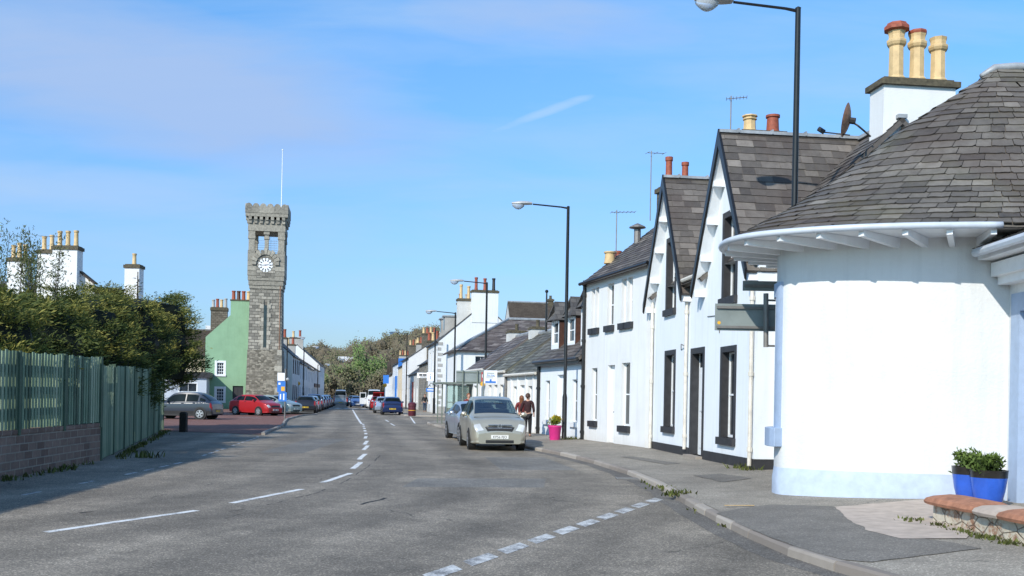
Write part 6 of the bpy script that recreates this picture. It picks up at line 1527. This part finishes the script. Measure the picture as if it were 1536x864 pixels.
# left court
make_car('dark steel grey crossover car parked facing left in the red paved court', (D(280, 612, 59).x, 58.6, 0), head(-1, .12), C['steel'], L=4.12, W=1.76, H=1.6, hood=1.0, belt=.95, cowl=1.0, wst=.32, rr=-1.22, rb=-1.9, res=4, wr_=.34, cladding='darkplastic', group='cars in the paved court')
make_car('bright red small hatchback parked nose right in the paved court', (D(384, 612, 71.5).x, 71.5, 0), head(.86, -.5), C['red'], L=3.78, W=1.68, H=1.5, hood=.95, belt=.99, cowl=1.05, wst=.38, rr=-1.2, rb=-1.76, res=4, group='cars in the paved court')
make_car('pale silver green hatchback with its nose showing past the red car', (D(413, 612, 78.5).x, 79., 0), head(.88, -.47), C['mint'], L=4.0, W=1.7, H=1.47, res=3, group='cars in the paved court')
# right far
dB = V((-.165, .986, 0))
q = D(589, 612, 81.3); make_car('dark blue hatchback with a yellow rear plate parked at the far corner', (q.x-.33, 83.3, 0), head(dB.x, dB.y), C['navy'], L=3.9, W=1.7, H=1.5, wst=.2, rr=-1.62, rb=-1.9, res=3, group='cars parked on the right')
q = D(574, 606, 90); make_car('silver blue car parked ahead of the dark blue hatchback', (q.x, 90.5, 0), head(dB.x, dB.y), C['silver'], L=4.1, W=1.72, H=1.48, res=2, group='cars parked on the right')
q = D(566.5, 606, 108); make_car('red car with its tailgate raised', (q.x, 108, 0), head(dB.x, dB.y), C['red'], L=3.9, W=1.7, H=1.55, res=2, open_tail=True, group='cars parked on the right')
def van(label, loc, hd, paint, name='parked_van', group=None, door_open=False):
    t, S, pm = make_car(label, loc, hd, paint, L=5.0, W=1.98, H=2.25, hood=1.15, belt=1.2, cowl=1.75, wst=1.05, rr=-2.35, rb=-2.42, res=2, name=name, cat='van', group=group)
    if door_open:
        mb = MB(); mb.box(1.2, 1.25, -1.75, -.99, .5, 1.9); o = mb.build('open_door', paint, t); mb = MB(); mb.box(1.251, 1.26, -1.66, -1.08, 1.25, 1.8); mb.box(1.19, 1.199, -1.66, -1.08, 1.25, 1.8); mb.build('pane', M['carglass'], o)
    return t
q = D(561, 600, 122); van('white van facing us with its cab door open', (q.x, 122, 0), head(-dB.x, -dB.y), C['white'], group='vans in the street', door_open=True)

q = D(534, 606, 127); make_car('blue saloon coming towards us along the street', (q.x, 128, 0), head(.17, -.985), C['blue'], L=4.3, W=1.78, H=1.46, res=2, name='moving_car', group='cars driving on the street')
q = D(529, 600, 138); make_car('dark car following the blue saloon', (q.x, 139, 0), head(.17, -.985), C['dark'], L=4.3, W=1.76, H=1.5, res=2, name='moving_car', group='cars driving on the street')
q = D(509.5, 600, 140); van('silver grey van parked farthest along the left kerb', (q.x, 141, 0), head(-.15, .99), C['grey'], group='vans in the street')
# row on the left
rowc = [('dark', 1.46, 'black estate car heading the row parked on the left, its rear towards us'), ('silver', 1.45, 'silver car second in the row parked on the left'), ('navy', 1.6, 'dark blue car third in the row parked on the left'), ('white', 1.47, 'white car in the middle of the row parked on the left'),
        ('blue', 1.5, 'blue car after the white one in the row parked on the left'), ('silver', 1.5, 'silver car beyond the blue one in the left row'), ('grey', 1.55, 'grey car last in the left row before the van')]
for i, (k, h_, lab) in enumerate(rowc):
    Y = 84.2+i*6.9; x = D(457.5, 612, 82).x-.148*(Y-82)
    make_car(lab, (x, Y, 0), head(-.148, .989), C[k], L=4.2, W=1.74, H=h_, res=2, detail=i < 2, group='cars parked on the left')

# ------------------------------------------------------------------ people
def person(label, loc, rz, h, top, legs, hair, long_hair=False, lean=0., arms=((.16, .02), (.16, .02)), stride=.03, turn=0.):
    """faces local -Y; arms: (outward, forward) of each hand"""
    t = thing('person', label, 'person', loc, rz, None, world=False)
    def skin_obj(nm, vs, es, mat, sub=1):
        me = bpy.data.meshes.new(nm); me.from_pydata([tuple(V(p[:3])*h) for p in vs], es, []); me.materials.append(mat)
        o = bpy.data.objects.new(nm, me); col.objects.link(o); o.parent = t
        mo = o.modifiers.new('skin', 'SKIN')
        for k, p in enumerate(vs): me.skin_vertices[0].data[k].radius = (p[3]*h, (p[4] if len(p) > 4 else p[3])*h)
        me.skin_vertices[0].data[0].use_root = True
        mo.use_smooth_shade = True; s = o.modifiers.new('sub', 'SUBSURF'); s.levels = sub; s.render_levels = sub; return o
    L_ = lean
    vs = [(0, 0, .53, .078, .06), (0, -.2*L_*.3, .63, .068, .052), (0, -L_*.3, .74, .088, .058), (0, -L_*.42, .815, .05, .045), (0, -L_*.48, .85, .03, .03), (0, -L_*.52-.008, .885, .042, .05), (0, -L_*.55-.01, .935, .046, .058), (0, -L_*.55, .975, .03, .038)]
    es = [(k, k+1) for k in range(7)]
    tops = [vs[0][:2]+(.50, .09, .07), vs[1][:3]+(.082, .062), vs[2][:3]+(.1, .07), vs[3][:3]+(.06, .052)]; te = [(0, 1), (1, 2), (2, 3)]
    for sg, (ao, af) in zip((-1, 1), arms):
        b = len(vs); y0 = -L_*.38
        sh = (sg*.105, y0, .80); elb = (sg*(.13+ao*.15), y0+.03-af*.2, .635); wr = (sg*(.1+ao*.35), y0-af, .535+af*.55); ha = (wr[0], wr[1]-.012, wr[2]-.04)
        vs += [sh+(.034,), elb+(.026,), wr+(.019,), ha+(.022, .012)]; es += [(3, b), (b, b+1), (b+1, b+2), (b+2, b+3)]
        for k in range(4):
            f = (ha[0]+sg*(-.012+.008*k)*.6, ha[1]+.012-.009*k, ha[2]-.04-(.006 if k in (1, 2) else 0)); vs.append(f+(.0052,)); es.append((b+3, len(vs)-1))
        vs.append((ha[0], ha[1]-.022, ha[2]-.012, .006)); es.append((b+3, len(vs)-1))
        c = len(tops); tops += [sh+(.043,), elb+(.034,), (wr[0]*.98, wr[1]+.005, wr[2]+.02, .027)]; te += [(3, c), (c, c+1), (c+1, c+2)]
    lg = [(0, 0, .53, .085, .07)]; le = []
    for sg in (-1, 1):
        b = len(vs); st = sg*stride
        hp = (sg*.048, 0, .50); kn = (sg*.05, -.012+st*.5, .28); an = (sg*.05, .01+st, .05); to = (sg*.058, -.075+st, .018)
        vs += [hp+(.055,), kn+(.038,), an+(.026,), to+(.02, .016)]; es += [(0, b), (b, b+1), (b+1, b+2), (b+2, b+3)]
        c = len(lg); lg += [hp+(.062,), kn+(.044,), (an[0], an[1], an[2]+.012, .034)]; le += [(0, c), (c, c+1), (c+1, c+2)]
        mb = MB(); mb.ball(V((to[0], (to[1]+an[1])/2, .024))*h, .03*h, 8, 6, sq=(1., 2.2, .85)); mb.build('shoe', M['clothblack'], t, smooth=True)
    skin_obj('body', vs, es, M['skin'], 2)
    skin_obj('top', tops, te, top); skin_obj('trousers', lg, le, legs)
    hc = V((0, -L_*.55+.006, .945))*h
    mb = MB(); 
    def hp_(u, v):
        a = 2*pi*u; th = pi*v*.62; r = .066*h; d = V((sin(th)*cos(a), sin(th)*sin(a), cos(th)))
        fr_ = max(0, -d.y); p = hc+V((d.x*r*.88, d.y*r*1.08+.012*h, d.z*r*1.05)); return p+V((0, .02*h*fr_*v, .02*h*fr_*v))
    mb.grid(hp_, 16, 8)
    if long_hair: mb.grid(lambda u, v: hc+V((.062*h*cos(pi*u)*(1-.2*v), .02*h+.05*h*sin(pi*u)*(1-.3*v), -.01*h-.13*h*v)), 10, 6)
    else: mb.ball(hc+V((0, .055*h, -.015*h)), .036*h, 8, 6)
    mb.build('hair', hair, t, smooth=True)
    for sg in (-1, 1):
        mb = MB(); mb.ball(hc+V((sg*.019*h, -.064*h, -.012*h)), .006*h, 6, 5); mb.build('eye', M['ink'], t)
        mb = MB(); mb.ball(hc+V((sg*.052*h, -.004*h, -.018*h)), .012*h, 6, 5, sq=(.5, 1, 1.4)); mb.build('ear', M['skin'], t)
    mb = MB(); mb.ball(hc+V((0, -.072*h, -.024*h)), .009*h, 6, 5, sq=(.8, 1, 1.3)); mb.build('nose', M['skin'], t, smooth=True)
    mb = MB(); mb.ball(hc+V((0, -.063*h, -.048*h)), .012*h, 6, 5, sq=(1.2, .5, .35)); mb.build('mouth', M['clothred'], t)
    return t
q = P(791, 656, .11); person('person in a dark red top and black trousers on the pavement by the gold car', (q.x, q.y, .105), pi-.25, 1.66, M['clothmaroon'], M['clothblack'], M['hairbrown'], arms=((.1, .03), (.2, .06)), stride=.035)
person('person with long auburn hair walking on the left of the one in red', (q.x-.24, q.y+.6, .1), pi+.15, 1.58, M['clothred'], M['clothblack'], M['hairred'], True, arms=((.1, .03), (.1, .03)))
q = D(703, 599, 46.5); person('person whose reddish head shows over the silver car by the bus shelter', (q.x, 46.5, .1), .3, 1.66, M['clothred'], M['denim'], M['hairred'])
q = D(637, 612, 92); person('person in dark clothes standing on the pavement outside the stone shop', (q.x, 92, .11), .2, 1.68, M['clothblack'], M['denim'], M['hairbrown'])
q = D(571, 603, 104); person('person in black standing behind the red car with the raised tailgate', (q.x, 104, 0), pi, 1.75, M['clothblack'], M['clothblack'], M['hairbrown'])

# ------------------------------------------------------------------ hedge trees behind the fence
def conifer(label, x, y, h, r, n, seed, leader=0., base=.2, tone=(.0, 1.)):
    R.seed(seed); t = thing('conifer_tree', label, 'tree', (x, y, 0), group='conifers behind the green fence')
    mb = MB(); mb.path([V((x, y, -.1)), V((x+.05, y, h*.5)), V((x, y+.05, h*.92+leader))], [.16, .1, .02], 8)
    for _ in range(16):
        z = R.uniform(.15, .85)*h; a = R.uniform(0, 6.28); l_ = r*.8*(1-z/h*.6); mb.path([V((x, y, z)), V((x+cos(a)*l_, y+sin(a)*l_, z+l_*.35))], [.04, .01], 5)
    mb.build('trunk', M['bark'], t)
    mb = MB(); nb = 170
    def core(u, v):
        a = 2*pi*u; z = base+(.93-base)*v; pr = .72*r*(sin(pi*min(1, .22+.66*(1-z)))**.8)*(1+.22*noise.noise((cos(a)*1.5+x, sin(a)*1.5, z*5+seed)))*(1 if v < .99 else .05)
        return V((x+cos(a)*pr, y+sin(a)*pr, z*h))
    mb.grid(core, 18, 12, .0)  # near-black core stands in for the shade inside the crown
    br = []
    for _ in range(nb):
        z = base+(1-base)*R.random()**.9; a = R.uniform(0, 6.28)
        pr = r*(sin(pi*min(1, .22+.66*(1-z)))**.8)*(1+.22*noise.noise((cos(a)*1.5+x, sin(a)*1.5, z*5+seed)))
        q = R.uniform(.72, 1.05); br.append((V((x+cos(a)*pr*q, y+sin(a)*pr*q, z*h)), V((cos(a), sin(a), R.uniform(.1, .6))).normalized(), R.gauss(0, .13), q))
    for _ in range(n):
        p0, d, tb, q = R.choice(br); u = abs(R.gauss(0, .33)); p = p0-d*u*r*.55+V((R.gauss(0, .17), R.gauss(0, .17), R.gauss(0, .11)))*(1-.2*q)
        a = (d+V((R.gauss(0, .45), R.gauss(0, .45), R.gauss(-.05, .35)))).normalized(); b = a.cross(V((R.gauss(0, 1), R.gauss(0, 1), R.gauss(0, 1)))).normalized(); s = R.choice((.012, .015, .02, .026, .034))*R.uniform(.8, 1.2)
        tn_ = min(1, max(0, .73-.95*u+tb+R.gauss(0, .1)+(.12 if p.z > h*.55 else -.08*(1-p.z/h))))  # leaf tone carries light: darker inside and low down, brighter near the top
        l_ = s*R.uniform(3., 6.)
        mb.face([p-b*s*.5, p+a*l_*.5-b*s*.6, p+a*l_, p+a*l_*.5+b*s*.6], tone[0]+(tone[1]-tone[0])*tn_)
    if leader:
        for k in range(26):
            z = h*.86+leader*k/22; a = R.uniform(0, 6.28); l_ = .5*(1-k/30)
            for j in range(7):
                p = V((x+cos(a)*l_*j/7, y+sin(a)*l_*j/7, z+.12*j/7-.1*(j/7)**2)); e = V((cos(a), sin(a), -.1)); g_ = V((-sin(a), cos(a), 0)); mb.face([p-g_*.02, p+e*.06-g_*.04, p+e*.13, p+e*.06+g_*.04], R.uniform(.1, .45))
    mb.build('crown', M['conifer'], t, uv=False); return t
def hd(px, Y): return D(px, 600, Y).x
CON = [('broad golden tipped conifer at the left edge behind the fence', -11.3, 20.5, 3.5, 2.0), ('golden tipped conifer second from the left behind the fence', -12.4, 25.0, 3.95, 2.25), ('golden tipped conifer in the middle of the hedge below the villa chimneys', -13.4, 29.8, 4.5, 2.4),
       ('conifer hedge tree below the single chimney', -14.5, 35.2, 5.15, 2.6), ('rounded golden conifer at the right end of the hedge, overhanging the fence end', -15.75, 41.8, 5.85, 2.9)]
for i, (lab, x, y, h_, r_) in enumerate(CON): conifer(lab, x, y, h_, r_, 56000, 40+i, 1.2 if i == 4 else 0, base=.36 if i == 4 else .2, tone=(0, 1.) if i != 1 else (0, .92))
R.seed(99)
t = thing('willow_bush', 'pale feathery upright shrub at the far left above the fence', 'bush', (-15.5, 26, 0))
mb = MB(); lf = MB()
for k in range(42):
    x0 = V((-15.2+R.uniform(-2.6, 1.3), 30+R.uniform(-1, 1), .3)); hh = R.uniform(4.6, 6.4); b = V((R.uniform(-.5, .5), R.uniform(-.4, .4), hh)); pts = [x0+b*(j/6)+V((0, 0, 0)) for j in range(7)]
    mb.path(pts, [.03, .028, .024, .02, .015, .01, .005], 4)
    for j in range(300):
        u = R.uniform(.4, 1.0)**.8; p = x0+b*u+V((R.gauss(0, .13), R.gauss(0, .13), 0)); d = V((R.gauss(0, .6), R.gauss(0, .6), R.uniform(.2, 1))).normalized(); g_ = d.orthogonal().normalized(); s = R.uniform(.02, .035); lf.face([p-g_*s*.5, p+d*s*2-g_*s*.5, p+d*s*4, p+d*s*2+g_*s*.5], R.random())
mb.build('stems', M['bark'], t, uv=False); lf.build('foliage', M['willow'], t, uv=False)

# ------------------------------------------------------------------ hill and woodland at the end of the street
SK = [(300, 560), (380, 545), (430, 528), (450, 518), (470, 510), (485, 508), (500, 516), (515, 520), (530, 508), (545, 503), (560, 505), (575, 498), (590, 493), (605, 489), (630, 486), (660, 484), (700, 482), (800, 490), (950, 520)]
def sk(px):
    for (a, b), (c, d) in zip(SK, SK[1:]):
        if a <= px <= c: return b+(d-b)*(px-a)/(c-a)
    return SK[0][1] if px < SK[0][0] else SK[-1][1]
def hillz(x, y):
    px = HX+x/y*F; top = D(px, sk(px)+30, 520).z
    u = min(1, max(0, (y-230)/290)); k = u*u*(3-2*u)
    return -.5+top*k*(1 if y < 520 else max(0, 1-(y-520)/400))+1.2*noise.noise((x*.03, y*.03, 1))*k
mb = MB(); mb.grid(lambda a, b: V(((-520+760*a)*(.5+.5*b*1.4), 232+600*b, hillz((-520+760*a)*(.5+.5*b*1.4), 232+600*b))), 80, 60); mb.build('hill', M['hill'])['kind'] = 'structure'
def crown(mb, c, r, h, n, sz, tone, var=.055, core=.6):
    cl = []
    for _ in range(10):
        d = V((R.gauss(0, 1), R.gauss(0, 1), R.gauss(0, 1))).normalized()*R.uniform(.35, .9); cl.append((d, R.gauss(0, .06)))
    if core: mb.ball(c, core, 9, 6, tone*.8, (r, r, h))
    for _ in range(n):
        d, tb = R.choice(cl); q = d+V((R.gauss(0, .2), R.gauss(0, .2), R.gauss(0, .2))); p = V(c)+V((q.x*r, q.y*r, q.z*h)); nn_ = (V((-.3, -.6, .6))+V((R.gauss(0, .45), R.gauss(0, .45), R.gauss(0, .45)))).normalized(); a = nn_.orthogonal().normalized(); b = nn_.cross(a); a, b = a*.6+b*.8, b*.6-a*.8; s = sz*R.uniform(.5, 1.3)
        mb.face([p-a*s, p-b*s*.7, p+a*s, p+b*s*.7], min(1, max(0, tone+tb+.12*q.z+R.gauss(0, var))))  # tone rises with height, top light coloured into the leaves
mb = MB(); R.seed(5)
for k in range(330):
    y = R.uniform(270, 540); px = R.uniform(425, 720); x = (px-HX)/F*y; z = hillz(x, y); r = R.uniform(3., 5.2); hh = R.uniform(3.2, 5.2); tn_ = R.choice((.36, .4, .45, .5, .53, .38, .62, .45))
    crown(mb, (x, y, z+hh*.9), r, hh, 380, .34, tn_)
    mb.tube((x, y, z-.5), (x, y, z+hh*.7), .22, .12, 5, .05)
o = mb.build('woodland', M['wood'], uv=False); o['kind'] = 'stuff'
TR = [(468, 300, 13, .34, 'bare rounded tree on the skyline above the left hand row'), (497, 240, 8, .5, 'olive budding tree at the end of the street on the left'), (548, 250, 15, .97, 'bright spring green tree on the hillside at the end of the street'), (520, 235, 9, .62, 'olive green tree straight ahead at the end of the street'),
      (572, 235, 9, .55, 'dark olive tree at the end of the street before the right hand row'), (538, 300, 16, .36, 'tall brown bare tree above the pale house on the hill'), (590, 290, 15, .42, 'brown budding tree behind the white house with the blue sign'), (480, 225, 6.5, .8, 'low fresh green tree beyond the left hand parked cars')]
for px, y, h_, tn_, lab in TR:
    x = (px-HX)/F*y; z = hillz(x, y)-.2 if y > 232 else 0; t = thing('hillside_tree', lab, 'tree', (x, y, z), group='trees at the end of the street')
    mb = MB(); mb.path([V((x, y, z)), V((x+.2, y, z+h_*.4)), V((x, y, z+h_*.8))], [.3, .2, .06], 7)
    for _ in range(9):
        a = R.uniform(0, 6.28); q = R.uniform(.3, .7)*h_; mb.path([V((x+.1, y, z+q)), V((x+cos(a)*h_*.26, y+sin(a)*h_*.26, z+q+h_*.22))], [.09, .02], 5)
    mb.build('trunk', M['bark'], t, uv=False)
    mb = MB(); crown(mb, (x, y, z+h_*.62), h_*.34, h_*.4, 2600, .26, tn_, .08, 0); mb.build('crown', M['wood'], t, uv=False)
    mb = None
# pale house on the hillside
c = D(506, 552, 370); t = thing('hillside_house', 'pale long house among the trees on the hillside', 'house', (c.x, 370, hillz(c.x, 370)))
a, b = D(499, 552, 370), D(528, 537, 370); mb = MB(); mb.box(a.x, b.x, 369.5, 376, a.z-4, b.z-1.2); mb.build('wall', M['palegrey'], t)
mb = MB(); slab(mb, [V((a.x-.3, 369, b.z-1.3)), V((b.x+.3, 369, b.z-1.3)), V((b.x+.3, 373, b.z+.6)), V((a.x-.3, 373, b.z+.6))]); mb.build('roof', M['palegrey'], t)
for k in range(5):
    mb = MB(); x = a.x+.8+k*(b.x-a.x-1)/5; mb.box(x, x+.8, 369.4, 369.6, b.z-3, b.z-1.8); mb.build('window', M['glass'], t)
bpy.context.view_layer.update()
